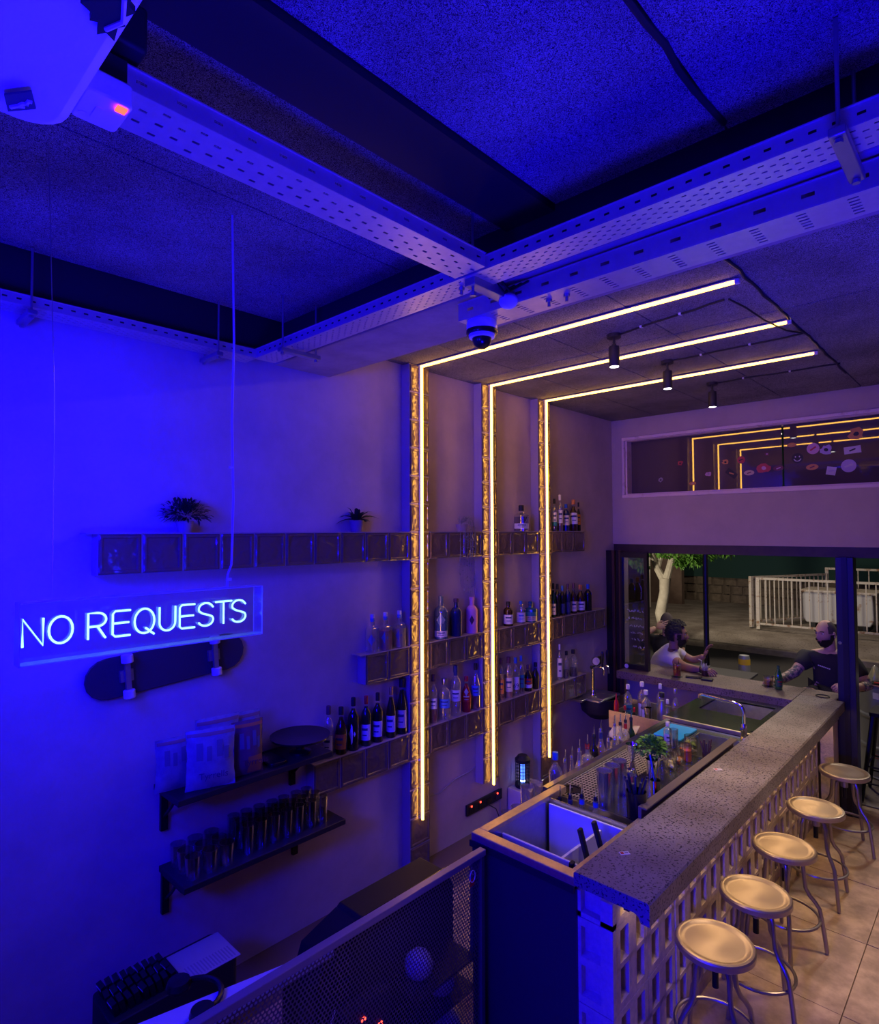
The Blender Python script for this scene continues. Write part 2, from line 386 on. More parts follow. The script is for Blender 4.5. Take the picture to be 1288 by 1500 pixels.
shelves = [(0, 10, 0, 'long top glass block shelf left of the nearest pillar, two plants on it'),
           (11, 14, 0, 'top glass block shelf with the trailing plant, between the first two pillars'),
           (15, 18, 0, 'top glass block shelf with one squat bottle, between the last two pillars'),
           (19, 22, 0, 'top glass block shelf right of the farthest pillar'),
           (8, 10, 4, 'short two-block glass shelf left of the nearest pillar, three clear bottles on it'),
           (11, 14, 4, 'middle glass block shelf with the pink bottle, between the first two pillars'),
           (15, 18, 4, 'middle glass block shelf with the teal bottle, between the last two pillars'),
           (19, 24, 4, 'middle glass block shelf right of the farthest pillar, seven dark bottles on it'),
           (6, 10, 7, 'lowest glass block shelf left of the nearest pillar, wine bottles on it'),
           (11, 14, 7, 'lowest glass block shelf with clear and red spirits, between the first two pillars'),
           (15, 18, 7, 'lowest glass block shelf with the orange bottles, between the last two pillars'),
           (19, 22, 7, 'lowest glass block shelf right of the farthest pillar, near the beer tap')]
for i0, i1, k, lab in shelves:
    t = thing('glass_block_shelf', lab, 'shelf', (0, gy(i0), gz(k)-.2), group='glass block shelves')
    L = gy(i1-i0); e0 = .05 if (i0, k) in ((8, 4), (0, 0)) else .0
    MB().box(-.088, -.008, .002, L-.002, .002, .196).build('mortar', M_MORTAR, t, smooth=0)
    MB().box(-.088, .003, -e0, L, .196, .2015).build('shelf_top', M_MORTAR, t, smooth=0)
    for i in range(i0, i1): inst('glass_block', BLK, t, (0, gy(i-i0)+.1, .1))
# plaster returns between pillars and wall
# ---------------------------------------------------------------- warm light strips on pillars and ceiling
for i, L, lab in ((10, 2.13, 'warm light strip up the nearest glass pillar and over the ceiling'),
                  (14, 2.16, 'warm light strip up the middle glass pillar and over the ceiling'),
                  (18, 2.13, 'warm light strip up the farthest glass pillar and over the ceiling')):
    y = gy(i)+.090
    t = thing('light_strip', lab, 'light strip', (.012, y, .36), group='warm light strips')
    zt = CZ-.36-.012
    MB().box(.010, .023, -.0065, .0065, 0, zt).box(.010, L, -.0065, .0065, zt-.013, zt).build('diffuser', M_LED, t, smooth=0)
    ch = M_CREAM
    MB().box(-.010, .010, -.003, .003, 0, zt+.006).box(-.010, L+.01, -.016, .016, zt, zt+.006).build('channel', mat('strip_channel', (.55, .48, .40), .4), t, smooth=0)
    MB().box(-.008, .022, -.03, -.027, 0, .95).box(-.008, .022, .027, .03, 0, .95).build('cover', glass('clear_acrylic', (.95, .95, .95), .03, .10), t, smooth=0)
    MB().cbox((L+.012, 0, zt-.006), (.02, .022, .022)).build('end_cap', M_CREAM, t)
# under-bar strip
t = thing('light_strip', 'hidden warm light strip under the bar overhang above the breeze blocks', 'light strip', (1.905, 1.40, .868))
MB().box(-.008, .008, 0, 3.5, -.010, 0).build('diffuser', emis('under_bar_led', (1.0, .62, .30), 13.), t, smooth=0)
MB().box(-.012, .012, -.02, .05, -.022, .0).build('driver_box', M_BLACK, t, smooth=0)
# ---------------------------------------------------------------- cable trays
def breaks(L, pitch, slot, off):
    """cut lines along a length for slots of a given pitch"""
    o = [0.]; x = off
    while x+slot < L:
        o += [x, x+slot]; x += pitch
    return o+[L]
def tray(name, label, L, W, H, loc, rz, pitch, slot, rows, stag, m, group='perforated cable trays', dots=False):
    """U-shaped tray: length along +x, width +y, lips up; real slots in the bottom and side"""
    t = thing(name, label, 'cable tray', loc, rz, group)
    half = pitch/2
    us = breaks(L, half, slot, .03)
    vs = [0.]; mg = W*.10; st = (W-2*mg)/rows; sw = st*.36
    for r in range(rows): vs += [mg+r*st+st/2-sw/2, mg+r*st+st/2+sw/2]
    vs += [W]
    def hole(i, j):
        if i % 2 == 0 or j % 2 == 0: return False
        a, b = i//2, j//2
        return (a+b) % 2 == 0 if stag else (a % 2 == 0)
    MB().sheet_holes(us, vs, hole, lambda u, v: (u, v, 0)).build('bottom', m, t, smooth=0, solid=.0016)
    us2 = breaks(L, pitch, slot*1.3, .05); vs2 = [0, H*.42, H*.58, H]
    hl = lambda i, j: i % 2 == 1 and j == 1
    MB().sheet_holes(us2, vs2, hl, lambda u, v: (u, 0, v)).build('side', m, t, smooth=0, solid=.0016)
    MB().sheet_holes(us2, vs2, hl, lambda u, v: (u, W, v)).build('side', m, t, smooth=0, solid=.0016)
    MB().box(0, L, -.006, .0, H-.003, H).box(0, L, W, W+.006, H-.003, H).build('lip', m, t, smooth=0)
    return t
tray('cable_tray', 'wide slotted cable tray running from the white unit to the tray crossing', 1.33, .145, .05, (1.72, -.60, 3.33), PI/2, .088, .018, 5, True, M_GALV)
tray('cable_tray', 'finely perforated cable tray in front of the concrete beam', 4.9, .125, .05, (.08, .745, 3.33), 0, .05, .014, 6, True, M_GALV)
tray('cable_tray', 'cable tray with slot rows under the beam, dome camera at its end', 3.7, .15, .075, (1.36, .99, 3.285), 0, .125, .026, 6, False, M_GALV)
tray('cable_tray', 'cable tray close along the blue wall at upper left', 3.3, .13, .045, (.10, -2.55, 3.33), PI/2, .05, .014, 6, True, M_GALV)
# threaded rods with strut brackets that carry the trays
def hanger(loc, L, ztray, rz, label, group='tray hangers'):
    t = thing('tray_hanger', label, 'bracket', (loc[0], loc[1], ztray-.02), rz, group)
    MB().box(-L/2, L/2, -.018, .018, -.022, .0).build('strut', M_STEELD, t, bev=.003)
    for s in (-1, 1):
        MB().cyl((s*(L/2-.02), 0, -.03), .005, CZ-ztray+.045, 8).build('threaded_rod', M_STEELD, t)
        MB().cyl((s*(L/2-.02), 0, -.034), .010, .010, 6).build('nut', M_STEELD, t)
hanger((.035, -.30), .20, 3.33, 0, 'tray bracket on rods near the left wall, nearest to the picture edge')
hanger((.035, .52), .20, 3.33, 0, 'tray bracket on rods near the left wall, beside the sign cable')
hanger((.42, .81), .24, 3.33, PI/2, 'tray bracket on rods left of centre under the fine tray')
hanger((2.80, .81), .26, 3.33, PI/2, 'tray bracket on rods at the upper right edge')
# crossing: short bracket block with tangled wiring
t = thing('tray_junction', 'dark strut bracket with loose wires where the trays cross above the dome camera', 'bracket', (1.62, .93, 3.30))
MB().box(-.025, .025, -.17, .10, -.0, .045).box(-.045, -.025, -.17, .08, .04, .045).build('strut', M_STEELD, t, bev=.003)
MB().cyl((0, -.15, -.03), .006, .31, 8).build('threaded_rod', M_STEELD, t)
MB().cyl((0, -.15, -.035), .013, .014, 6).cyl((.01, .06, -.02), .012, .014, 6).build('nut', M_STEELD, t)
wm = MB(); rr = random.Random(3)
for k in range(5):
    a = Vector((-.06+.025*k, -.05, .06)); wm.tube([a, a+Vector((.02, .05, -.05)), a+Vector((.03+.01*k, .10, -.01)), a+Vector((.05, .15, .02))], .005, 6)
wm.build('wiring', M_BLACKM, t)
MB().ball((.02, .045, -.005), .04, 10, 7, (1, 1, .8)).build('tape_bundle', M_WHITE, t)
for k, (x, y) in enumerate(((1.545, .80), (1.78, 1.05), (1.86, 1.05))):
    o = MB().cyl((0, 0, -.03), .006, .05, 8).cyl((0, 0, -.012), .012, .012, 6).build('hanging_bolt', M_STEELD)
    o.location = (x, y, 3.325 if k == 0 else 3.285)
    tag(o, ['single bolt end under the fine tray left of the crossing', 'bolt end under the far tray, nearer the dome camera', 'second bolt end under the far tray, right of the first'][k], 'bolt', 'bolts under the trays')
# dome camera
t = thing('dome_camera', 'white dome security camera under the end of the far cable tray', 'camera', (1.432, 1.06, 3.285))
MB().lathe([(.001, 0), (.062, 0), (.066, -.012), (.066, -.045), (.060, -.056)], 24).build('body', M_WHITE, t)
MB().lathe([(.067, -.040), (.068, -.052), (.064, -.060), (.052, -.060)], 24).build('black_ring', M_BLACKG, t)
MB().lathe([(.058, -.058), (.055, -.072), (.042, -.074)], 24).build('lower_ring', M_WHITE, t)
MB().lathe([(.042, -.070), (.041, -.085), (.034, -.104), (.018, -.117), (.001, -.121)], 22).build('dome', M_BLACKG, t)
# white ceiling unit at upper left
t = thing('air_conditioner', 'large white rounded air conditioner hanging at the upper left corner', 'air conditioner', (1.93, -.635, 3.06))
MB().rbox(-.08, 1.15, -1.3, .0, .02, .34, .07, 5).build('casing', mat('ac_white', (.78, .78, .80), .4), t, bev=.02)
MB().rbox(-.04, 1.0, -1.2, -.20, .012, .022, .03, 4).build('front_panel', mat('ac_panel', (.72, .72, .75), .45), t, bev=.004)
MB().box(.30, .42, -.14, .0, .10, .17).build('pipe_cover', M_WHITE, t, bev=.03)
# marks on the casing: a small lozenge badge and a dark splash-like emblem on the edge
bd = MB(); q = [(-.035, -.085), (.005, -.098), (.045, -.07), (.005, -.055)]
bd.prism([(x, y) for x, y in q], .008, .0115); bd.build('badge', mat('badge_navy', (.05, .05, .10), .5), t)
bm = MB()
for k in range(3): bm.tube([(-.018+.013*k, -.085+.008*k, .007), (-.006+.013*k, -.078+.005*k, .007), (.0+.010*k, -.070+.003*k, .007)], .003, 5)
bm.build('badge_letters', M_WHITE, t)
em = MB()
star = []
for k in range(18):
    a = 2*PI*k/18; r = (.050 if k % 2 else .034)*(1+.2*math.sin(3*a)); star.append((.285+r*math.cos(a)*1.0, -.035+r*math.sin(a)*.55))
em.prism(star, .010, .0195); em.build('emblem', M_BLACK, t)
MB().tube([(.255, -.03, .009), (.285, -.018, .009), (.325, -.03, .009)], .0035, 6).build('emblem_sweep', M_WHITE, t)
# small receiver with red light
t = thing('receiver_box', 'small white box with a red indicator light beside the white ceiling unit', 'receiver', (1.765, -.555, 3.235))
MB().rbox(-.055, .055, -.03, .055, -.012, .035, .012, 3).build('case', M_WHITE, t, bev=.004)
MB().box(-.03, .03, .0, .05, .034, .096).build('mount', M_BLACK, t, smooth=0)
MB().box(.028, .046, .028, .046, -.016, -.011).build('red_glow', emis('red_indicator', (1, .05, .03), 5.), t, smooth=0)
MB().box(-.03, .012, .0, .012, -.0135, -.0115).cyl((-.03, -.012, -.0135), .009, .002, 10).build('sticker', M_PAPER, t)
o = MB().box(-.055, .055, -.10, .0, -.0, .10).build('black_junction_box', M_BLACK, bev=.008); o.location = (1.70, -.45, 3.40)
tag(o, 'black box above the slotted tray, behind the red indicator box', 'box')
# ceiling spots with their cables
for k, (y, lab) in enumerate(((2.45, 'nearest of the three black ceiling spotlights'), (3.24, 'middle one of the three black ceiling spotlights'), (4.12, 'farthest of the three black ceiling spotlights'))):
    t = thing('ceiling_spotlight', lab+', lamp lit', 'spotlight', (1.335, y, CZ), group='ceiling spotlights')
    MB().cyl((0, 0, -.022), .042, .022, 18).build('base', M_BLACK, t)
    MB().cyl((0, 0, -.075), .008, .055, 8).box(-.012, .012, -.006, .006, -.08, -.06).build('stem', M_BLACK, t)
    br_ = MB().lathe([(.030, -.075), (.032, -.085), (.032, -.195), (.029, -.20), (.027, -.19), (.02, -.175)], 18).build('barrel', M_BLACK, t)
    MB().cyl((0, 0, -.199), .026, .004, 16).build('lens', emis('spot_lens', (1, .97, .9), 14.), br_)
    s = lamp('spot_light_source', 'SPOT', (1.335, y, CZ-.215), 68, (1.0, .76, .48), (1.36, y-.02, 0), spot_size=.80, spot_blend=.7, shadow_soft_size=.03)
    xb = (2.02, 2.19, 2.21)[k]; yb = (2.32, 3.22, 4.15)[k]; rr = random.Random(k)
    pts = [(1.36+(xb-1.36)*q/8, y+(yb-y)*q/8+rr.uniform(-.012, .012), CZ-.006) for q in range(9)]
    cbl = MB().tube(pts, .006, 6).build('spot_cable', M_BLACK)
    tag(cbl, ['black cable clipped on the ceiling to the nearest spotlight', 'black cable clipped on the ceiling to the middle spotlight', 'black cable clipped on the ceiling to the farthest spotlight'][k], 'cable', 'ceiling spotlight cables')
    for q in (2, 5):
        MB().cbox((pts[q][0], pts[q][1], CZ-.005), (.012, .022, .012)).build('clip', M_WHITE, cbl, smooth=0)
rr = random.Random(9)
pts = [(2.19+rr.uniform(-.008, .008), 1.40+.1*q, CZ-.006) for q in range(32)]
tag(MB().tube(pts, .007, 6).build('main_cable', M_BLACK), 'long black cable along the ceiling joint feeding the spotlights', 'cable')
pts = [(2.04, 2.33, CZ-.006), (2.07, 2.5, CZ-.012), (2.10, 2.72, CZ-.03), (2.14, 3.0, CZ-.03), (2.18, 3.2, CZ-.008)]
tag(MB().tube(pts, .005, 6).build('loose_cable', M_BLACK), 'loose sagging black cable between two spotlight cables', 'cable')
pts = [(2.48+rr.uniform(-.008, .008), -1.4+.1*q, CZ-.005) for q in range(24)]
tag(MB().tube(pts, .009, 6).build('ceiling_cable', M_BLACK), 'thick black cable in the joint of the near ceiling panels', 'cable')

# ---------------------------------------------------------------- hanging neon sign
def line_pts(*p): return [tuple(q) for q in p]
def ell(cx, cy, rx, ry, a0, a1, n=14): return [(cx+rx*math.cos(math.radians(a0+(a1-a0)*k/n)), cy+ry*math.sin(math.radians(a0+(a1-a0)*k/n))) for k in range(n+1)]
GLY = {'N': [[(0,0),(0,1),(.95,0),(.95,1)]], 'O': [ell(.5,.5,.5,.5,90,450,20)],
       'R': [[(0,0),(0,1)]+ell(.45,.74,.42,.26,90,-90,10)+[(0,.48)], [(.45,.48),(.85,0)]],
       'E': [[(.85,1),(.12,1),(0,.9),(0,.1),(.12,0),(.85,0)], [(0,.52),(.78,.52)]],
       'Q': [ell(.5,.5,.5,.5,90,450,20), [(.55,.22),(1.0,-.08)]],
       'U': [[(0,1),(0,.35)]+ell(.42,.35,.42,.35,180,360,12)+[(.84,1)]],
       'S': [[(.85,.80)]+ell(.43,.75,.40,.25,20,200,10)+[(.25,.55),(.60,.46)]+ell(.43,.26,.42,.26,30,-160,10)],
       'T': [[(0,1),(.95,1)], [(.47,1),(.47,0)]]}
SX0, SX1, SY0, SY1, SZ0, SZ1 = .935, 1.0, -.505, .27, 1.992, 2.176
t = thing('neon_sign', 'hanging clear acrylic box with blue neon lettering NO REQUESTS', 'neon sign', (SX0, SY0, SZ0))
L, H, D = SY1-SY0, SZ1-SZ0, SX1-SX0
M_ACR = glass('sign_acrylic', (.95, .96, 1.0), .02, .025)
MB().box(D-.004, D, 0, L, 0, H).build('front_panel', M_ACR, t, smooth=0)
MB().box(0, .004, 0, L, 0, H).build('back_panel', glass('sign_back', (.92, .94, 1.0), .03, .03), t, smooth=0)
M_ACE = glass('sign_edge', (.75, .78, 1.0), .12, .28, opac=.45)
MB().box(.004, D-.004, 0, L, H-.004, H).build('top_panel', M_ACE, t, smooth=0)
MB().box(.004, D-.004, 0, L, 0, .004).build('bottom_panel', M_ACE, t, smooth=0)
MB().box(.004, D-.004, 0, .004, .004, H-.004).build('end_panel', M_ACE, t, smooth=0)
MB().box(.004, D-.004, L-.004, L, .004, H-.004).build('end_panel', glass('sign_end_mirror', (.75, .80, 1.0), .03, .30), t, smooth=0)
edge = MB()
for x in (0, D-.003):
    for z in (0, H-.003): edge.box(x, x+.003, 0, L, z, z+.003)
    for y in (0, L-.003): edge.box(x, x+.003, y, y+.003, 0, H)
edge.build('edge', mat('acrylic_edge', (.85, .85, 1.0), .3), t, smooth=0)
letters = [('N', .019, .055), ('O', .086, .064), ('R', .193, .060), ('E', .265, .064), ('Q', .332, .064), ('U', .413, .064), ('E', .482, .064), ('S', .548, .066), ('T', .612, .068), ('S', .676, .066)]
for ch, y, wd in letters:
    n = MB(); hh = .082; z0 = .049
    for st in GLY[ch]: n.tube([(.012, y+wd*px, z0+hh*py) for px, py in st], .0034, 8)
    o = n.build('neon_letter', M_NEON, t); o['label'] = 'blue neon letter '+ch
lamp('neon_glow', 'AREA', (SX0+.10, (SY0+SY1)/2, (SZ0+SZ1)/2), 3.0, (.02, .03, 1), (3, -.1, 2.0), shape='RECTANGLE', size=.5, size_y=.1)
lamp('neon_glow_back', 'AREA', (SX0-.03, (SY0+SY1)/2, (SZ0+SZ1)/2), 5.5, (.006, .0, 1), (0, (SY0+SY1)/2, 2.0), shape='RECTANGLE', size=.7, size_y=.12)
tag(MB().tube([(SX0+.03, SY0+.09, SZ1), (SX0+.03, SY0+.085, 2.8), (SX0+.02, SY0+.06, CZ)], .0014, 5).build('sign_wire', M_STEELD), 'thin straight wire holding the left end of the neon sign', 'wire')
pts = [(SX0+.03, .145, SZ1), (SX0+.03, .145, 2.22), (SX0+.03, .160, 2.26), (SX0+.03, .166, 2.5), (SX0+.03, .158, 2.8), (SX0+.03, .163, 3.1), (SX0+.02, .157, CZ)]
c = MB().tube(pts, .0042, 6).build('sign_cable', mat('clear_cable', (.55, .5, .6), .4)); tag(c, 'pale power cable holding the right end of the neon sign', 'cable')
MB().cbox((SX0+.03, .150, 2.205), (.012, .016, .010)).cbox((SX0+.03, .155, 2.62), (.008, .012, .006)).build('cable_tie', M_WHITE, c, smooth=0)
# ---------------------------------------------------------------- the L-shaped bar
BT = .95
bar = thing('bar_counter', 'L-shaped speckled terrazzo bar on grey breeze blocks, with a sill along the street opening', 'bar counter', (1.86, 1.35, 0))
bx, by = 1.86, 1.35
def bl(mb): return mb
def slab(y0, y1):
    """slab section with a thicker outer lip"""
    prof = [(1.70, .893), (1.70, BT-.006), (1.706, BT), (2.022, BT), (2.03, BT-.008), (2.03, .862), (1.995, .862), (1.985, .885), (1.965, .893)]
    n = len(prof); v = [(x-bx, y-by, z) for y in (y0, y1) for x, z in prof]
    f = [tuple(range(n)), tuple(range(2*n-1, n-1, -1))]+[(i, i+n, (i+1)%n+n, (i+1)%n) for i in range(n)]
    return MB().add(v, f)
slab(1.32, 3.41).build('terrazzo_slab', M_TERR, bar, smooth=0)
slab(3.414, 4.815).build('terrazzo_slab', M_TERR, bar, smooth=0)
MB().box(1.70-bx, 2.028-bx, 4.819-by, 5.06-by, .87, BT).build('terrazzo_slab', M_TERR, bar, smooth=0, bev=.004)
M_SILL = speckle('pink_terrazzo', (.24, .17, .16), (.07, .045, .04), 95, .38, .5)
MB().box(.10-bx, 1.696-bx, 4.82-by, 5.34-by, .873, BT).box(1.696-bx, 1.97-bx, 5.064-by, 5.34-by, .873, BT).build('sill_slab', M_SILL, bar, smooth=0, bev=.004)
# breeze blocks, two by two slots each
def breeze(h=.348, rows=2):
    m = MB(); W = .288; d = .15; r = random.Random(2)
    m.box(-d, 0, 0, W, 0, .03).box(-d, 0, 0, W, h-.026, h)
    zs = [.03, h/2-.008, h/2+.014, h-.026]
    if rows == 2: m.box(-d, 0, 0, W, zs[1], zs[2])
    for y0, y1 in ((0, .036), (.110, .181), (.254, W)):
        m.box(-d, 0, y0, y1, .03, h-.026)
    # sloping sill inside each slot
    for z in ([.03, zs[2]] if rows == 2 else [.03]):
        for y0, y1 in ((.036, .110), (.181, .254)):
            m.add([(-.002, y0, z), (-.002, y1, z), (-.10, y1, z+.022), (-.10, y0, z+.022)], [(0, 1, 2, 3)])
            m.box(-d, -d+.012, y0, y1, z, z+.13)
    return m.mesh('breeze_block', 0)
BZ = breeze(); BZ.materials.append(M_BLOCK)
BZT = breeze(.105, 1); BZT.materials.append(M_BLOCK)
rr = random.Random(4); ymax = 4.90
z0s = (-.30, .053, .405)
for c in range(13):
    y = 1.385+.2925*c
    if y+.288 > 4.94: break
    for z in z0s[1:]+z0s[:1]:
        if z < 0: continue
        inst('breeze_block', BZ, bar, (rr.uniform(-.004, .003), y-by, z))
    inst('breeze_block', BZT, bar, (rr.uniform(-.004, .003), y-by, .757))
MB().box(-.15, -.004, .035, 3.54, 0, .05).build('footing', M_BLOCK, bar, smooth=0)
MB().box(-.185, -.155, .02, 3.56, 0, .87).build('core_wall', M_BLACK, bar, smooth=0)
# end of the wall: hollow blocks seen on their end
for z, h in ((.053, .348), (.405, .348), (.757, .105)):
    m = MB(); x0, x1, a, b = -.17, 0, -.145, -.055
    m.box(x0, a, 0, .032, z, z+h).box(b, x1, 0, .032, z, z+h)
    if h > .2:
        for q0, q1 in ((0, .03), (.155, .19), (.315, .348)): m.box(a, b, 0, .032, z+q0, z+q1)
        m.add([(a, .002, z+.03), (b, .002, z+.03), (b, .09, z+.065), (a, .09, z+.045)], [(0, 1, 2, 3)]).add([(a, .002, z+.19), (b, .002, z+.19), (b, .09, z+.225), (a, .09, z+.205)], [(0, 1, 2, 3)])
        m.add([(a, .09, z+.02), (b, .09, z+.02), (b, .09, z+.33), (a, .09, z+.33)], [(0, 1, 2, 3)])
    else:
        m.box(x0, x1, 0, .032, z, z+.02).add([(a, .09, z), (b, .09, z), (b, .09, z+h), (a, .09, z+h)], [(0, 1, 2, 3)])
    m.build('breeze_block_end', M_BLOCK, bar, smooth=0)
# rubber mark rings, stickers on the bar
o = MB().tube(arc((0, 0, 0), .05, 0, 2*PI, 24)[:-1], .004, 6, True).build('rubber_ring', M_BLACK); o.location = (1.86, 5.12, BT+.004); tag(o, 'black rubber ring lying on the bar corner by the post', 'ring')
for k, (x, y, rz) in enumerate(((1.79, 1.60, .9), (1.76, 2.86, .9))):
    t = thing('bar_sticker', ['small white sticker with red print on the near part of the bar', 'small white sticker on the far part of the bar'][k], 'sticker', (x, y, BT), rz, 'stickers on the bar')
    MB().box(-.022, .022, -.012, .012, 0, .0012).build('paper', M_PAPER, t, smooth=0)
    MB().box(-.019, -.004, -.008, .008, .0012, .0018).build('red_print', M_RED, t, smooth=0)
    MB().box(.0, .018, .002, .004, .0012, .0018).box(.0, .016, -.004, -.002, .0012, .0018).build('line_print', M_BLACK, t, smooth=0)
# ---------------------------------------------------------------- cocktail station
ST = thing('cocktail_station', 'steel cocktail station behind the bar with ice well, drip mesh and sink', 'bar station', (1.12, 1.33, 0))
sx, sy = 1.12, 1.33
def B(x0, x1, y0, y1, z0, z1, mb=None): return (mb or MB()).box(x0-sx, x1-sx, y0-sy, y1-sy, z0, z1)
B(1.13, 1.70, 1.335, 1.35, .0, .868).build('end_panel', mat('dark_panel', (.035, .035, .04), .45), ST, smooth=0)
B(1.10, 1.115, 1.35, 3.8, .30, .80).build('back_panel', M_STEELD, ST, smooth=0)
B(1.115, 1.70, 1.98, 3.8, .05, .60).build('under_body', M_BLACK, ST, smooth=0)
# ice well rim
m = MB(); B(1.13, 1.70, 1.325, 1.385, .88, .92, m); B(1.13, 1.185, 1.385, 2.10, .88, .92, m); B(1.655, 1.70, 1.385, 2.02, .88, .92, m)
m.build('ice_well_rim', M_BRASS, ST, smooth=0, bev=.004)
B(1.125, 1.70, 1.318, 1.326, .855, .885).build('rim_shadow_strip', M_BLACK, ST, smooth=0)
m = MB(); B(1.18, 1.66, 1.382, 1.388, .60, .90, m); B(1.18, 1.186, 1.385, 1.93, .60, .90, m); B(1.655, 1.66, 1.385, 1.93, .60, .90, m); B(1.18, 1.66, 1.925, 1.93, .60, .91, m); B(1.18, 1.66, 1.385, 1.93, .595, .605, m)
m.build('ice_well', M_STEEL, ST, smooth=0)
B(1.18, 1.66, 1.935, 2.04, .70, .71).build('bottle_slot_floor', M_STEELD, ST, smooth=0)
B(1.18, 1.70, 2.035, 2.045, .70, .885).build('slot_wall', M_STEEL, ST, smooth=0)
# drip section: sunken mesh
m = MB(); B(1.37, 1.56, 2.04, 3.12, .855, .872, m); B(1.08, 1.38, 2.04, 2.10, .855, .872, m); B(1.08, 1.38, 3.08, 3.16, .855, .872, m); B(1.56, 1.66, 2.42, 3.12, .855, .872, m); B(1.06, 1.34, 3.16, 3.80, .855, .872, m); B(1.34, 1.66, 3.70, 3.80, .855, .872, m); B(1.34, 1.66, 3.12, 3.20, .855, .872, m)
m.build('worktop', mat('worktop_steel', (.30, .32, .30), .22, .9, noise=(8, .3, .7), color2=(.24, .26, .25)), ST, smooth=0)
B(1.08, 1.38, 2.10, 3.08, .835, .84).build('drip_pan', M_BLACK, ST, smooth=0)
B(1.05, 1.085, 2.06, 3.80, .855, .892).build('upstand', M_STEEL, ST, smooth=0)
us = breaks(.97, .030, .021, .006); vs = breaks(.28, .020, .014, .006)
MB().sheet_holes(us, vs, lambda i, j: i % 2 == 1 and j % 2 == 1, lambda u, v: (1.09+v-sx, 2.105+u-sy, .866)).build('drip_mesh', M_GALV, ST, smooth=0)
MB().lathe([(.062, 0), (.060, .003), (.045, .003), (.042, -.02), (.001, -.02)], 24, (1.165-sx, 2.19-sy, .868)).build('glass_rinser', M_BLACKG, ST)
MB().cyl((1.165-sx, 2.19-sy, .85), .008, .03, 8).build('rinser_nozzle', M_CHROME, ST)
# sink
m = MB(); B(1.34, 1.66, 3.20, 3.205, .70, .87, m); B(1.34, 1.66, 3.695, 3.70, .70, .87, m); B(1.34, 1.345, 3.2, 3.7, .70, .87, m); B(1.655, 1.66, 3.2, 3.7, .70, .87, m); B(1.34, 1.66, 3.2, 3.7, .695, .70, m)
m.build('sink_bowl', M_STEELD, ST, smooth=0)
m = MB(); B(1.655, 1.672, 2.02, 3.42, .86, .975, m); B(1.672, 1.70, 2.02, 3.42, .968, .975, m)
m.build('splash_ledge', mat('ledge', (.22, .18, .15), .4, .3), ST, smooth=0)
# raised return along the street opening with its own basin
M_GRN = mat('return_steel', (.20, .24, .18), .16, .85, noise=(5, .3, .7), color2=(.15, .18, .14))
m = MB(); B(1.0, 1.70, 3.86, 4.28, .87, .885, m); B(1.0, 1.12, 4.28, 4.72, .87, .885, m); B(1.60, 1.70, 4.28, 4.72, .87, .885, m); B(1.0, 1.70, 4.72, 4.82, .87, .885, m)
m.build('return_top', M_GRN, ST, smooth=0)
B(1.0, 1.66, 3.84, 3.862, .865, .893).build('return_lip', M_BRASS, ST, smooth=0)
m = MB(); B(1.12, 1.6, 4.275, 4.28, .74, .88, m); B(1.12, 1.6, 4.72, 4.725, .74, .88, m); B(1.115, 1.12, 4.28, 4.72, .74, .88, m); B(1.6, 1.605, 4.28, 4.72, .74, .88, m); B(1.12, 1.6, 4.28, 4.72, .735, .742, m)
m.build('return_basin', M_STEEL, ST, smooth=0)
B(1.0, 1.70, 3.87, 4.80, .05, .87).build('return_body', M_BLACK, ST, smooth=0) if False else None
m = MB(); B(1.0, 1.02, 3.87, 4.80, .05, .87, m); B(1.0, 1.7, 3.865, 3.875, .05, .865, m); m.build('return_side', M_BLACK, ST, smooth=0)
# boards standing in the ice well
def board(x, y, z, L, H, rz, label, th=.014):
    t = tag(MB().rbox(-L/2, L/2, -th/2, th/2, 0, H, .003, 2).build('white_board', M_WHITE, bev=.002), label, 'divider', 'white dividers in the ice well')
    t.location = (x, y, z); t.rotation_euler = (0, 0, rz); return t
board(1.425, 1.905, .605, .455, .285, 0, 'white plastic divider standing at the back of the ice well')
board(1.415, 1.50, .605, .455, .268, 0, 'long low white plastic divider across the front of the ice well')
board(1.515, 1.70, .605, .37, .255, PI/2, 'white plastic divider standing lengthwise in the ice well')
for k, (x, y, z, rx, ry, lab) in enumerate(((1.575, 1.64, .85, .1, -.22, 'black knife handle standing in the ice well, left of the pair'), (1.59, 1.75, .85, .1, -.25, 'black knife handle standing in the ice well, right of the pair'), (1.60, 1.465, .845, .1, .15, 'short black handle at the front right corner of the ice well'))):
    t = thing('bar_knife', lab, 'knife', (x, y, z), 0, 'knives in the ice well')
    Mx = T(0, 0, 0, 0, rx, ry); h = .14 if k < 2 else .075
    MB().rbox(-.010, .010, -.016, .016, -.02, h-.02, .007, 2, Mx).build('handle', M_BLACK, t, bev=.003)
    MB().box(-.001, .001, -.014, .014, -.16, -.02, Mx).build('blade', M_STEEL, t)
rr = random.Random(8)
ic = MB()
for k in range(26):
    ic.cbox((0, 0, 0), (.03, .03, .026), T(1.30+rr.uniform(-.1, .16), 1.60+rr.uniform(-.1, .18), .625+rr.uniform(0, .02), rr.uniform(0, 3), rr.uniform(-.5, .5)))
tag(ic.build('ice', glass('ice', (.9, .93, 1), .06, .25, opac=.15)), 'loose ice cubes on the floor of the ice well', 'ice', kind='stuff')
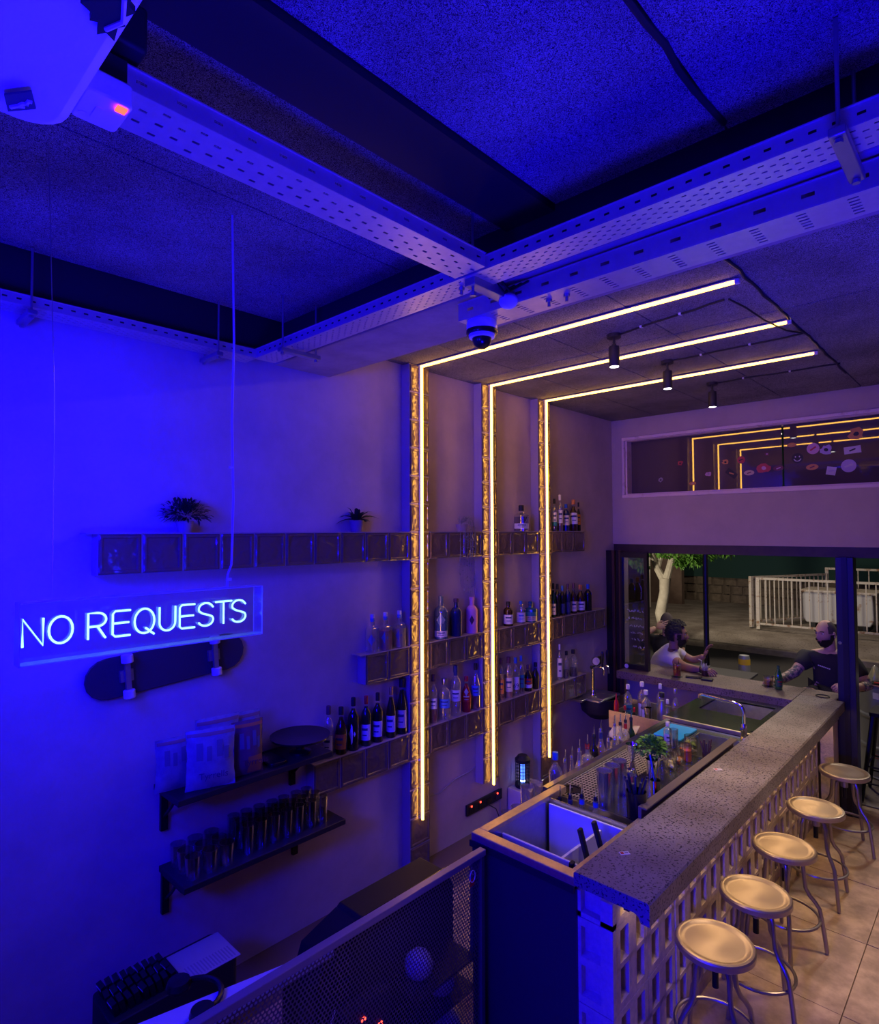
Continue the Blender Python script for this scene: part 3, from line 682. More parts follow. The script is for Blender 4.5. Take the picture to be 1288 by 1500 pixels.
# ---------------------------------------------------------------- faucet and cutting board
t = thing('faucet', 'tall chrome swan-neck faucet at the sink beside the bar', 'faucet', (1.635, 3.765, .872))
MB().lathe([(.026, 0), (.026, .012), (.020, .02), (.020, .10), (.016, .11)], 16).build('base', M_CHROME, t)
pts = [(0, 0, .10), (0, 0, .18)]+arc((-.06, 0, .19), .06, 0, PI*.42, 8, 'xz')
pts += [(pts[-1][0]-.05*k, 0, pts[-1][2]+.004*k) for k in range(1, 6)]
e = pts[-1]; pts += [(e[0]-.012, 0, e[2]-.006), (e[0]-.016, 0, e[2]-.03)]
MB().tube(pts, .012, 12).build('spout', M_CHROME, t)
MB().tube([(.0, -.018, .07), (.0, -.06, .09)], .007, 8).cyl((0, 0, .05), .023, .035, 14).build('lever', M_CHROME, t)
MB().cyl((.04, .05, 0), .014, .05, 12).cyl((.04, -.06, 0), .014, .05, 12).build('side_valve', M_CHROME, t)
t = tag(MB().rbox(-.10, .10, -.165, .165, 0, .014, .012, 3).build('cutting_board', mat('board_blue', (.02, .33, .86), .45), bev=.003), 'bright blue plastic cutting board beside the sink', 'cutting board'); t.location = (1.222, 3.555, .874)
# towels, speed rail on the bartender side
t = thing('speed_rail', 'steel bottle rail hung along the back of the cocktail station', 'bottle rail', (.99, 2.2, .62))
MB().box(-.06, .055, 0, 1.20, 0, .006).box(-.06, -.055, 0, 1.20, 0, .10).box(.05, .055, 0, 1.2, 0, .26).build('trough', M_STEEL, t, smooth=0)
for y in (0, 1.194): MB().box(-.06, .055, y, y+.006, 0, .10).build('end_plate', M_STEEL, t, smooth=0)
t = thing('bottle_rail', 'brass-coloured bottle rail under the street opening', 'bottle rail', (.50, 3.90, .70))
MB().box(0, .49, 0, .01, -.02, .125).build('front_plate', M_BRASS, t, smooth=0)
MB().box(0, .49, .01, .42, -.02, .0).box(0, .49, .41, .42, 0, .14).box(0, .008, .01, .42, 0, .10).build('trough', M_STEELD, t, smooth=0)
MB().box(.02, .47, .01, .40, -.66, -.03).build('cabinet', M_BLACK, t, smooth=0)
# ---------------------------------------------------------------- bar stools
M_SEAT = mat('seat_metal', (.46, .39, .31), .34, .8, noise=(7, .3, .7), color2=(.44, .37, .29))
M_LEG = mat('stool_leg_metal', (.34, .30, .29), .33, .85)
def leg_pts(a):
    prof = [(.022, .490), (.060, .497), (.084, .485), (.094, .455), (.098, .40), (.104, .345), (.122, .305), (.150, .272), (.170, .240), (.178, .20), (.192, .10), (.203, .006)]
    return [(r*math.cos(a), r*math.sin(a), z) for r, z in prof]
def make_stool():
    t = thing('bar_stool', '', 'stool')
    MB().lathe([(.001, .5525), (.045, .5522), (.060, .5512), (.120, .5515), (.135, .553), (.143, .5585), (.152, .561), (.161, .559), (.166, .552), (.166, .532), (.160, .527), (.150, .530), (.001, .532)], 40).build('seat', M_SEAT, t)
    hb_ = MB().lathe([(.034, .532), (.034, .50), (.024, .495), (.024, .44), (.019, .44)], 16).build('hub', M_LEG, t)
    MB().cyl((0, 0, .36), .014, .16, 12).build('screw', M_BLACKM, hb_)
    for k in range(4):
        l = MB().tube(leg_pts(PI/4+k*PI/2), .0115, 10).build('leg', M_LEG, t)


    MB().tube(arc((0, 0, .185), .170, 0, 2*PI, 36)[:-1], .0085, 8, True).build('footring', M_LEG, t)
    return t
proto = make_stool()
names = ['nearest of the five round metal bar stools, lowest in the photo', 'second nearest round metal bar stool along the breeze block bar', 'middle one of the five round metal bar stools', 'second farthest round metal bar stool along the bar', 'farthest round metal bar stool, beside the plaster pier and post']
for k, (x, y, rz) in enumerate(((2.07, 1.885, 1.15), (2.09, 2.40, 1.38), (2.072, 3.0, .55), (2.09, 3.685, 1.0), (2.108, 4.52, 1.36))):
    o = proto if k == 0 else clone(proto)
    o.location = (x, y, 0); o.rotation_euler = (0, 0, rz-PI/4-.2)
    tag(o, names[k], 'stool', 'bar stools along the bar')
# ---------------------------------------------------------------- bottles
G_CLEAR = glass('clear_glass', (.86, .88, .88), .05, .20, opac=.07)
G_BLUE = glass('pale_blue_glass', (.45, .62, .85), .04, .12, opac=.10)
G_DARK = mat('dark_bottle', (.012, .010, .012), .10, 0, .7)
G_NAVY = mat('navy_bottle', (.012, .02, .09), .15, 0, .7)
G_GREEN = mat('green_bottle', (.012, .045, .018), .10, 0, .7)
G_BEER = glass('beer_green', (.06, .40, .08), .04, .14, opac=.35)
G_BROWN = mat('brown_bottle', (.045, .016, .008), .10, 0, .7)
G_TEAL = mat('teal_bottle', (.01, .12, .14), .2, 0, .6)
G_PINK = mat('pink_bottle', (.80, .34, .52), .4)
G_OLIVE = mat('olive_bottle', (.04, .035, .012), .12, 0, .7)
def liq(name, c): return mat('liquid_'+name, c, .12, 0, .6)
L_RED = liq('red', (.32, .012, .015)); L_AMBER = liq('amber', (.42, .14, .02)); L_ORANGE = liq('orange', (.72, .22, .03)); L_PEACH = liq('peach', (.66, .34, .16))
L_PINK = liq('pink', (.60, .17, .18)); L_DARK = liq('dark', (.05, .014, .010)); L_CREAM = liq('cream', (.66, .58, .42)); L_COPPER = liq('copper', (.24, .07, .02)); L_GREEN = liq('green', (.16, .26, .04))
M_CAPB = mat('blue_cap', (.03, .14, .50), .4); M_CAPG = mat('gold_foil', (.7, .5, .2), .3, .8); M_NAVYP = mat('navy_print', (.03, .04, .14), .5)
M_LABO = mat('orange_label', (.72, .28, .05), .6); M_LABC = mat('cream_label', (.74, .66, .48), .6); M_LABT = mat('teal_label', (.03, .26, .26), .6); M_LABB = mat('blue_label', (.10, .26, .62), .55)
M_CORK = mat('cork', (.45, .30, .18), .8); M_PURP = mat('dark_print', (.10, .03, .06), .5)
PROF = {  # (radius fraction, height fraction); body ends at the second value, neck starts at the third
 'wine': ([(.94,0),(1,.012),(1,.58),(.95,.64),(.70,.70),(.42,.745),(.37,.78),(.36,.93),(.41,.935),(.41,.965),(.37,.97),(.37,1)], .60),
 'burgundy': ([(.94,0),(1,.012),(1,.46),(.93,.54),(.74,.63),(.50,.72),(.38,.79),(.36,.94),(.41,.945),(.41,.97),(.37,1)], .48),
 'champagne': ([(.94,0),(1,.012),(1,.40),(.94,.49),(.76,.60),(.54,.70),(.42,.78),(.40,.90),(.46,.91),(.46,.94),(.42,1)], .44),
 'spirit': ([(.93,0),(1,.012),(1,.62),(.96,.67),(.72,.73),(.42,.77),(.38,.80),(.37,.90),(.42,.905),(.42,.93),(.38,1)], .63),
 'tall': ([(.93,0),(1,.010),(1,.52),(.92,.58),(.62,.68),(.44,.73),(.40,.77),(.38,.93),(.43,.935),(.43,.95),(.39,1)], .54),
 'squat': ([(.93,0),(1,.015),(1,.56),(.94,.63),(.60,.68),(.34,.70),(.31,.73),(.31,.82),(.37,.83),(.37,.85),(.31,1)], .57),
 'flask': ([(.80,0),(.92,.012),(1,.20),(1,.46),(.86,.58),(.52,.68),(.36,.74),(.33,.78),(.33,.90),(.38,.905),(.38,.93),(.34,1)], .46)}
def prof_r(pf, t):
    for (r0, z0), (r1, z1) in zip(pf, pf[1:]):
        if z0 <= t <= z1: return r0+(r1-r0)*(t-z0)/max(1e-6, z1-z0)
    return pf[-1][0]
def shell(pf, r, h, z0, z1, a0, a1, off, sq, n=10):
    """curved label wrapped on the bottle"""
    v = []; f = []; zs = [z0, (z0+z1)/2, z1]
    for z in zs:
        R = r*prof_r(pf, z)+off
        for k in range(n+1):
            a = a0+(a1-a0)*k/n; c, s = math.cos(a), math.sin(a); m = 1+sq*(1/max(abs(c), abs(s))-1) if sq else 1
            v.append((R*m*c, R*m*s, z*h))
    for i in range(len(zs)-1):
        for k in range(n): f.append((i*(n+1)+k, i*(n+1)+k+1, (i+1)*(n+1)+k+1, (i+1)*(n+1)+k))
    return MB().add(v, f)
def bottle(loc, h, d, style, gmat, label, capm=None, labm=None, lab=(.14, .46), liquid=None, fill=.5, capl=.10, sq=0., neckm=None, pour=False, badge=None, group=None, diamond=None, az=-.85, lab2=None, cat='bottle', n=14):
    pf, sh = PROF[style]; r = d/2
    t = thing('bottle', label, cat, loc, 0, group)
    hb = h*(1-capl) if capm and not pour else h
    p = [(rr*r, zz*h) for rr, zz in pf if zz <= (1-capl) + 1e-6]
    if pour: p = [(rr*r, zz*h) for rr, zz in pf if zz <= .935]
    p.append((p[-1][0], p[-1][1]+.001)); p.append((p[-1][0]*.6, p[-1][1]))
    MB().lathe(p, n, sq=sq).build('glass_body', gmat, t)
    if liquid:
        q = [(rr*r*.93, max(zz*h, .004)) for rr, zz in pf if zz < fill]
        q.append((prof_r(pf, fill)*r*.93, fill*h)); q.append((.001, fill*h))
        MB().lathe(q, n, sq=sq).build('liquid', liquid, t)
    if pour:
        z = p[-1][1]; rn = p[-1][0]
        pc_ = MB().lathe([(.011, z-.004), (.012, z+.012), (.009, z+.02)], 10).build('pour_collar', M_BLACK if pour == 1 else M_STEEL, t)
        Mx = T(0, 0, z+.016, 0, .12, .1)
        MB().lathe([(.007, 0), (.0045, .02), (.0035, .062), (.003, .066)], 8, M=Mx).build('pour_spout', M_CHROME, pc_)
    elif capm:
        z0 = (1-capl)*h; rc = prof_r(pf, min(.97, 1-capl*.5))*r*1.12
        MB().lathe([(rc, z0-.004), (rc*1.02, z0), (rc, h-.003), (rc*.9, h), (.001, h)], 12).build('cap', capm, t)
    if neckm:
        shell(pf, r, h, .80, .90, 0, 2*PI, .0012, 0, 12).build('neck_band', neckm, t)
    if labm:
        pl_ = shell(pf, r, h, lab[0], lab[1], az-1.25, az+1.25, .0012, sq).build('paper_label', labm, t)
        M_P = badge or M_NAVYP
        zc = (lab[0]+lab[1])/2; dz = (lab[1]-lab[0])
        shell(pf, r, h, zc+dz*.12, zc+dz*.27, az-.62, az+.62, .0022, sq, 6).build('label_print', M_P, pl_)
        shell(pf, r, h, zc-dz*.20, zc-dz*.13, az-.45, az+.45, .0022, sq, 6).build('label_print', M_P, pl_)
    if lab2: shell(pf, r, h, lab2[1], lab2[2], az-1.25, az+1.25, .0014, sq).build('second_label', lab2[0], t)
    if diamond:
        v = []; R = r*1.03
        zc, zh, ah = diamond[1], diamond[2], diamond[3]
        m = MB(); pts = []
        for a, z in ((0, 1), (-1, 0), (0, -1), (1, 0)): pts.append((R*math.cos(az+a*ah), R*math.sin(az+a*ah), (zc+z*zh)*h))
        c0 = (R*1.06*math.cos(az), R*1.06*math.sin(az), zc*h)
        m.add([c0]+pts, [(0, 1, 2), (0, 2, 3), (0, 3, 4), (0, 4, 1)]).build('diamond_label', diamond[0], t, smooth=0)
    return t
X = -.042
def gt(k): return gz(k)+.0016
g = 'bottles on the glass block shelves'
z = gt(4)
bottle((X, 2.358, z), .318, .094, 'spirit', G_BLUE, 'pale blue spirit bottle with a white diamond label, left of the pink bottle', G_BLUE, capl=.22, sq=.3, diamond=(M_PAPER, .45, .17, .75), labm=M_PAPER, lab=(.06, .20), group=g, liquid=liq('blue', (.10, .20, .42)), fill=.5)
bottle((X, 2.526, z), .285, .088, 'spirit', G_NAVY, 'dark navy bottle between the pale blue and the pink bottle', M_PURP, capl=.08, group=g)
bottle((X, 2.712, z), .281, .090, 'spirit', G_PINK, 'bright pink bottle with a dark oval label', G_PINK, capl=.06, group=g, diamond=(M_PURP, .38, .14, .42))
for k, (y, lq, lb) in enumerate(((1.69, None, 'leftmost of three square clear bottles with round blue labels'), (1.806, L_PINK, 'square bottle of pink liquid with a round blue label'), (1.934, L_CREAM, 'rightmost of three square bottles with round blue labels, touching the pillar'))):
    bottle((X, y, z), .250, .082, 'squat', G_CLEAR, lb, M_PAPER, sq=.55, capl=.10, group=g, liquid=lq, fill=.52, diamond=(M_LABB, .34, .15, .62), neckm=M_LABB)
bottle((X, 3.188, z), .203, .082, 'spirit', G_BROWN, 'small dark red-brown bottle with a white label, left of the blue-capped one', M_BLACK, labm=M_PAPER, lab=(.10, .48), group=g)
bottle((X, 3.370, z), .195, .074, 'squat', G_CLEAR, 'small clear bottle with a round blue cap and blue picture label', M_CAPB, labm=M_PAPER, lab=(.08, .5), badge=M_LABB, group=g, sq=.4, capl=.13)
bottle((X, 3.514, z), .178, .100, 'squat', G_TEAL, 'squat teal bottle with a sandy landscape label', G_TEAL, labm=M_LABC, lab=(.06, .30), badge=M_CORK, group=g, sq=.5, lab2=(M_LABT, .30, .5))
row = [(3.882, .315, .052, 'burgundy', G_GREEN, M_BLACK, M_LABC, 'slim green bottle with a cream label, first right of the far pillar'),
       (3.952, .304, .055, 'spirit', G_DARK, M_BLACK, None, 'dark bottle without label, second right of the far pillar, middle shelf'),
       (4.039, .283, .053, 'spirit', G_DARK, M_CAPB, M_NAVYP, 'dark blue-labelled bottle, third right of the far pillar, middle shelf'),
       (4.136, .293, .055, 'spirit', G_NAVY, M_PURP, M_NAVYP, 'navy bottle with a purple cap, fourth on the middle shelf right end'),
       (4.241, .294, .068, 'flask', G_BROWN, M_PURP, M_LABC, 'brown bottle with a round cream label, fifth on the right middle shelf'),
       (4.370, .267, .088, 'flask', G_BROWN, M_LABO, M_PAPER, 'broad brown bottle with an orange cap and white label'),
       (4.517, .265, .074, 'spirit', G_DARK, M_CAPB, None, 'last dark round-shouldered bottle on the right middle shelf')]
for y, h, d, st, gm, cm, lm, lb in row: bottle((X, y, z), h, d, st, gm, lb, cm, labm=lm, lab=(.08, .40), group=g, capl=.16)
z = gt(0)
bottle((X, 3.387, z), .228, .120, 'squat', G_CLEAR, 'squat square bottle of dark red liquor alone on the top shelf', M_BLACK, labm=M_PAPER, lab=(.10, .30), liquid=L_DARK, fill=.56, sq=.5, capl=.20, group=g)
top = [(3.915, .305, .048, 'spirit', G_CLEAR, M_BLACK, M_PAPER, L_DARK, M_LABT, 'slim bottle with white and green label beside the far pillar, top shelf'),
       (4.014, .346, .054, 'spirit', G_CLEAR, M_PAPER, M_PAPER, L_COPPER, None, 'tallest slim bottle with a large white label on the top shelf'),
       (4.119, .262, .066, 'spirit', G_NAVY, M_CAPB, M_LABC, None, None, 'dark blue bottle with a small pale label on the top shelf'),
       (4.255, .309, .084, 'flask', G_BROWN, M_LABO, M_PAPER, None, None, 'broad brown bottle with an orange cap on the top shelf'),
       (4.352, .285, .040, 'tall', G_DARK, M_BLACK, M_LABO, None, None, 'thin dark bottle last on the top shelf')]
for y, h, d, st, gm, cm, lm, lq, l2, lb in top:
    bottle((X, y, z), h, d, st, gm, lb, cm, labm=lm, lab=(.22, .58), liquid=lq, fill=.3, group=g, capl=.14, lab2=(l2, .16, .28) if l2 else None)
z = gt(7)
wines = [(1.335, .318, .062, 'spirit', G_CLEAR, M_PURP, M_PAPER, 'clear bottle with a dark cap, leftmost beside the black round dish'),
         (1.432, .291, .075, 'flask', G_BROWN, M_BLACK, M_LABO, 'dark bottle with an orange label, second from the left'),
         (1.530, .331, .072, 'wine', G_DARK, M_BLACK, None, 'dark wine bottle with a pale diamond label'),
         (1.636, .321, .066, 'wine', G_GREEN, M_RED, M_PAPER, 'dark wine bottle with a red capsule and white label'),
         (1.736, .321, .070, 'wine', G_DARK, M_BLACK, M_PAPER, 'dark wine bottle with a black capsule and white label'),
         (1.856, .339, .067, 'burgundy', G_OLIVE, M_CAPG, M_PAPER, 'slope-shouldered wine bottle with a pale gold-edged label'),
         (1.958, .378, .072, 'champagne', G_DARK, M_BLACK, M_LABC, 'tall sparkling wine bottle next to the near pillar')]
for k, (y, h, d, st, gm, cm, lm, lb) in enumerate(wines):
    bottle((X, y, z), h, d, st, gm, lb, cm, labm=lm, lab=(.12, .44), group=g, capl=.15, diamond=(M_PAPER, .32, .20, .75) if k == 2 else None, az=-1.0)
c12 = [(2.272, .350, .060, 'spirit', G_CLEAR, M_PURP, M_PAPER, L_RED, .28, 'clear bottle with a white label and a little red drink, beside the near pillar', 0),
       (2.393, .299, .088, 'spirit', G_CLEAR, M_STEEL, M_LABB, None, .3, 'wide clear vodka bottle with a blue label and silver cap', 0),
       (2.518, .377, .080, 'spirit', G_CLEAR, M_NAVYP, M_PAPER, None, .3, 'tallest clear bottle with dark neck band, between vodka and red bottle', 0),
       (2.642, .273, .074, 'flask', liq('red_bottle', (.42, .02, .025)), M_RED, M_RED, None, .3, 'red bottle with a red cap and round seal', 1),
       (2.754, .354, .072, 'burgundy', G_CLEAR, M_BLACK, M_LABB, L_RED, .26, 'clear bottle with a blue label, dark red below, next to the middle pillar', 0)]
for y, h, d, st, gm, cm, lm, lq, fl_, lb, dm in c12:
    bottle((X, y, z), h, d, st, gm, lb, cm, labm=lm, lab=(.30, .52), liquid=lq, fill=fl_, group=g, capl=.13, diamond=(M_LABC, .58, .11, .5) if dm else None, badge=M_LABC if dm else None, neckm=M_NAVYP if y == 2.518 else None)
c23 = [(3.083, .344, .054, 'spirit', G_CLEAR, M_PURP, M_LABO, L_AMBER, .62, 'slim bottle of orange liquor beside the middle pillar', None),
       (3.187, .339, .074, 'spirit', G_CLEAR, M_PURP, M_LABC, L_PEACH, .56, 'bottle of peach-coloured liqueur with a dark capsule', None),
       (3.287, .319, .066, 'spirit', G_CLEAR, M_CAPB, M_PAPER, None, .3, 'clear bottle with a white label bearing large dark numerals', '69'),
       (3.367, .323, .058, 'tall', G_CLEAR, M_CAPB, M_LABT, L_DARK, .3, 'tall narrow bottle with a teal label and blue cap', None),
       (3.470, .226, .072, 'flask', G_DARK, M_PURP, M_RED, None, .3, 'short dark bottle with a red and white label', None),
       (3.583, .229, .069, 'flask', G_OLIVE, M_BLACK, None, None, .3, 'short olive bottle without label next to the far pillar', None)]
def text(s, size, m, parent, M, name='lettering'):
    cu_ = bpy.data.curves.new(name, 'FONT'); cu_.body = s; cu_.size = size; cu_.extrude = .0006; cu_.align_x = 'CENTER'; cu_.align_y = 'CENTER'; cu_.resolution_u = 3
    o = bpy.data.objects.new(name, cu_); COL.objects.link(o)
    me = bpy.data.meshes.new_from_object(o.evaluated_get(bpy.context.evaluated_depsgraph_get())); bpy.data.objects.remove(o)
    me.materials.clear(); me.materials.append(m)
    q = bpy.data.objects.new(name, me); COL.objects.link(q); q.parent = parent; q.matrix_local = M; return q
def upright(x, y, z, az):     # text standing up, facing direction az
    return Matrix.Translation((x, y, z)) @ Matrix.Rotation(az+PI/2, 4, 'Z') @ Matrix.Rotation(PI/2, 4, 'X')
for y, h, d, st, gm, cm, lm, lq, fl_, lb, tx in c23:
    t = bottle((X, y, z), h, d, st, gm, lb, cm, labm=lm, lab=(.16, .50), liquid=lq, fill=fl_, group=g, capl=.14, badge=M_PAPER if tx else None, lab2=(M_PAPER, .14, .28) if lm is M_RED else None)
    if tx: text(tx, .052, M_NAVYP, t, upright(.0345*math.cos(-.85), .0345*math.sin(-.85), .085, -.85))
r3 = [(3.981, .336, .048, 'spirit', M_PAPER, 'tall clear bottle with a long white label on the right lowest shelf'),
      (4.099, .256, .060, 'spirit', None, 'clear half-empty bottle, middle of three on the right lowest shelf'),
      (4.223, .251, .080, 'spirit', None, 'wide clear bottle with dark drink, last on the right lowest shelf')]
for k, (y, h, d, st, lm, lb) in enumerate(r3):
    bottle((X, y, z), h, d, st, G_CLEAR, lb, M_PAPER if k == 0 else M_BLACK, labm=lm, lab=(.10, .62), liquid=L_DARK if k else None, fill=.3, group=g, capl=.14)
# ---------------------------------------------------------------- pour bottles in the speed rail
g = 'pour bottles in the speed rail'
zr = .665
pb = [(2.30, .345, .082, 'spirit', G_CLEAR, 0, 'large clear bottle with a blue cap, nearest in the speed rail', M_CAPB, None, None),
      (2.41, .30, .052, 'tall', G_CLEAR, 2, 'slim clear pour bottle right after the blue-capped bottle', None, None, None),
      (2.49, .30, .054, 'tall', G_CLEAR, 2, 'second slim clear pour bottle in the speed rail', None, None, None),
      (2.585, .325, .075, 'flask', G_CLEAR, 2, 'round-shouldered clear pour bottle left of the red-necked one', None, None, L_CREAM),
      (2.685, .36, .082, 'squat', G_CLEAR, 1, 'square clear pour bottle with a red neck band', None, M_RED, L_CREAM),
      (2.775, .375, .060, 'spirit', G_DARK, 1, 'dark pour bottle behind the square red-necked bottle', None, None, None),
      (2.87, .39, .078, 'flask', G_CLEAR, 2, 'clear pour bottle with a blue neck label, middle of the rail', None, M_NAVYP, L_AMBER),
      (2.98, .29, .080, 'flask', G_CLEAR, 2, 'low clear pour bottle of pale spirit in the middle of the rail', None, None, L_CREAM),
      (3.07, .375, .070, 'flask', G_CLEAR, 2, 'tall clear pour bottle just left of the green ones', None, None, None),
      (3.155, .365, .062, 'spirit', G_CLEAR, 1, 'pour bottle with yellow-green liqueur', None, None, L_GREEN),
      (3.235, .365, .060, 'spirit', G_CLEAR, 1, 'pour bottle with a red neck, second from the far end', None, M_RED, L_GREEN),
      (3.325, .36, .058, 'wine', G_GREEN, 1, 'dark green pour bottle at the far end of the rail', None, None, None)]
for k, (y, h, d, st, gm, pr_, lb, cm, nk, lq) in enumerate(pb):
    bottle((.985, y, zr), h-.03 if pr_ else h, d, st, gm, lb, cm, liquid=lq, fill=.45, group=g, pour=pr_, neckm=nk, capl=.12, sq=.5 if st == 'squat' else 0, labm=M_PAPER if k in (10,) else None, lab=(.1, .4))
t = thing('white_towel', 'crumpled pale cloth behind the pour bottles at the far end of the rail', 'cloth', (.93, 3.32, .86))
v = []; f = []; rr = random.Random(6)
for i in range(9):
    for j in range(7): v.append((-.06+.02*j, -.14+.035*i, .05*math.sin(i*.5)*math.cos(j*.6)+rr.uniform(-.006, .006)))
for i in range(8):
    for j in range(6): f.append((i*7+j, i*7+j+1, (i+1)*7+j+1, (i+1)*7+j))
MB().add(v, f).build('cloth', mat('towel', (.62, .52, .46), .9), t, solid=.008)
g = 'pour bottles between ice well and worktop'
for k, (x, h, d, st, cb, lq, lb) in enumerate(((1.215, .215, .050, 'spirit', M_BLACK, None, 'leftmost small clear pour bottle behind the ice well'),
        (1.28, .245, .072, 'flask', M_NAVYP, None, 'clear pour bottle with dark blue neck, second behind the ice well'),
        (1.352, .275, .082, 'flask', M_CAPB, None, 'clear round pour bottle with a bright blue neck band behind the ice well'),
        (1.435, .285, .082, 'flask', M_CAPB, L_CREAM, 'cloudy pour bottle with a bright blue neck band, rightmost behind the ice well'))):
    bottle((x, 1.985, .712), h-.03, d, st, G_CLEAR, lb, None, liquid=lq, fill=.55, group=g, pour=1, neckm=cb)
# ---------------------------------------------------------------- bottles in the far rail
g = 'bottles in the far bottle rail'
zr = .702
fr = [(.57, 4.12, .315, .072, 'spirit', G_CLEAR, M_PAPER, M_LABT, L_GREEN, 'clear bottle with white cap, beside the red squeeze bottle'),
      (.655, 4.22, .335, .076, 'spirit', G_CLEAR, M_PAPER, M_PAPER, L_RED, 'bottle with a white cap over a red collar in the far rail'),
      (.735, 4.12, .295, .080, 'spirit', G_CLEAR, M_PAPER, M_PAPER, None, 'bottle with a broad white label and white cap in the far rail'),
      (.82, 4.22, .345, .062, 'spirit', G_CLEAR, M_PAPER, None, None, 'tall plain clear bottle with white cap in the far rail'),
      (.985-.09, 4.08, .31, .082, 'champagne', M_STEELD, M_BLACK, None, None, 'grey cone-shaped bottle with a black pointed top'),
      (.945, 4.24, .32, .07, 'tall', G_CLEAR, M_STEEL, None, L_COPPER, 'bottle of copper liquor with a pale neck in the far rail'),
      (.955, 4.05, .27, .05, 'tall', G_CLEAR, M_PAPER, None, L_DARK, 'smallest bottle at the right end of the far rail')]
for x, y, h, d, st, gm, cm, lm, lq, lb in fr: bottle((x, y, zr), h, d, st, gm, lb, cm, labm=lm, lab=(.12, .45), liquid=lq, fill=.45, group=g, capl=.11)
t = thing('squeeze_bottle', 'red squeeze bottle at the left end of the far bottle rail', 'bottle', (.525, 3.99, zr))
MB().lathe([(.020, 0), (.022, .10), (.022, .16), (.016, .19), (.008, .20), (.004, .25), (.001, .255)], 12).build('body', M_RED, t)
t = thing('metal_shaker', 'slim steel cup standing at the front of the far bottle rail', 'shaker', (.815, 3.985, zr))
MB().lathe([(.022, 0), (.026, .10), (.030, .19), (.027, .19), (.024, .02), (.001, .02)], 16).build('cup', M_CHROME, t)
for k, (x, y, c, lb) in enumerate(((.60, 4.0, M_RED, 'dark short bottle with red top, left front of the far rail'), (.685, 4.0, M_RED, 'dark short bottle with red top, right of the other one in the far rail'))):
    bottle((x, y, zr), .16, .055, 'squat', G_DARK, lb, c, capl=.2, group='short sauce bottles in the far rail')
# ---------------------------------------------------------------- things on the left wall
M_SHELF = mat('black_shelf', (.022, .018, .018), .5)
def wall_shelf(z, y0, y1, x1, brs, label):
    t = thing('wall_shelf', label, 'shelf', (WX, y0, z), 0, 'black wall shelves')
    MB().box(0, x1-WX, 0, y1-y0, -.03, 0).build('board', M_SHELF, t, bev=.003)
    for y in brs:
        b = MB().box(0, .022, y-y0, y-y0+.035, -.24, -.03).box(0, .24, y-y0, y-y0+.035, -.045, -.03)
        b.tube([(.02, y-y0+.017, -.17), (.10, y-y0+.017, -.10), (.15, y-y0+.017, -.045)], .009, 6).build('bracket', M_BLACKM, t)
wall_shelf(1.115, .30, 1.19, .20, (.33, 1.08), 'upper black wall shelf with snack bags and the black round dish')
wall_shelf(.70, .33, 1.28, .205, (.34, 1.10), 'lower black wall shelf crowded with drinking glasses')
def bag(loc, rz, w, h, d, m, label, tilt=0., name_m=None, patch=None, txt=None):
    t = thing('snack_bag', label, 'snack bag', loc, rz, 'snack bags on the upper black shelf')
    n, k = 9, 11; v = []; f = []; r = random.Random(int(loc[1]*1000))
    for s in (1, -1):
        o = len(v)
        for j in range(k+1):
            for i in range(n+1):
                a, b = i/n, j/k
                bul = (1-(2*a-1)**2)**.6*(math.sin(PI*b)**.55 if 0 < b < 1 else 0)
                v.append((s*d/2*bul+tilt*b*h+r.uniform(-.003, .003), (a-.5)*w*(1-.06*math.sin(PI*b))+r.uniform(-.002, .002), b*h))
        for j in range(k):
            for i in range(n):
                q = (o+j*(n+1)+i, o+j*(n+1)+i+1, o+(j+1)*(n+1)+i+1, o+(j+1)*(n+1)+i); f.append(q if s > 0 else q[::-1])
    MB().add(v, f).build('pouch', m, t)
    def front(y0, y1, z0, z1, m, nm):
        q = MB(); N = 6; vv = []
        for jj in range(5):
            for ii in range(N+1):
                a = (y0+(y1-y0)*ii/N)/w+.5; b = (z0+(z1-z0)*jj/4)/h
                vv.append((d/2*(1-(2*a-1)**2)**.6*math.sin(PI*b)**.55+tilt*b*h+.003, y0+(y1-y0)*ii/N, z0+(z1-z0)*jj/4))
        q.add(vv, [(jj*(N+1)+ii, jj*(N+1)+ii+1, (jj+1)*(N+1)+ii+1, (jj+1)*(N+1)+ii) for jj in range(4) for ii in range(N)]).build(nm, m, t)
    front(-w*.47, w*.47, h*.90, h*.955, M_LABO if patch else mat('seal_brown', (.35, .20, .14), .5), 'top_seal')
    for (y0, y1, z0, z1) in ((-.06, -.035, .52, .80), (-.02, .0, .50, .74), (.02, .045, .55, .82), (.05, .07, .5, .7)):
        front(y0*w/.2, y1*w/.2, z0*h, z1*h, mat('figure_print', (.16, .16, .20), .6), 'printed_figure')
    if patch: front(-w*.05, w*.42, .04*h, .36*h, patch, 'name_panel')
    if txt: text(txt, .044, M_NAVYP if not patch else M_PURP, t, upright(d/2*.93+tilt*.26*h+.009, w*.03 if not patch else w*.17, h*.26, 0))
bagm = mat('bag_white', (.34, .34, .38), .32, noise=(11, .35, .6), color2=(.20, .20, .26))
bagd = mat('bag_brown', (.20, .10, .10), .35)
bag((.055, .345, 1.117), -.12, .19, .255, .07, bagm, 'leftmost pale snack bag, partly behind the big one', .02)
bag((.165, .475, 1.117), -.30, .235, .285, .085, bagm, 'large pale snack bag in front, with printed figures and name', -.06, txt='Tyrrells')
bag((.06, .56, 1.117), -.10, .23, .31, .075, bagm, 'tall pale snack bag standing behind the large front one', .0)
bag((.03, .72, 1.117), -.10, .20, .29, .07, bagm, 'pale snack bag behind the brown and orange bag', -.02)
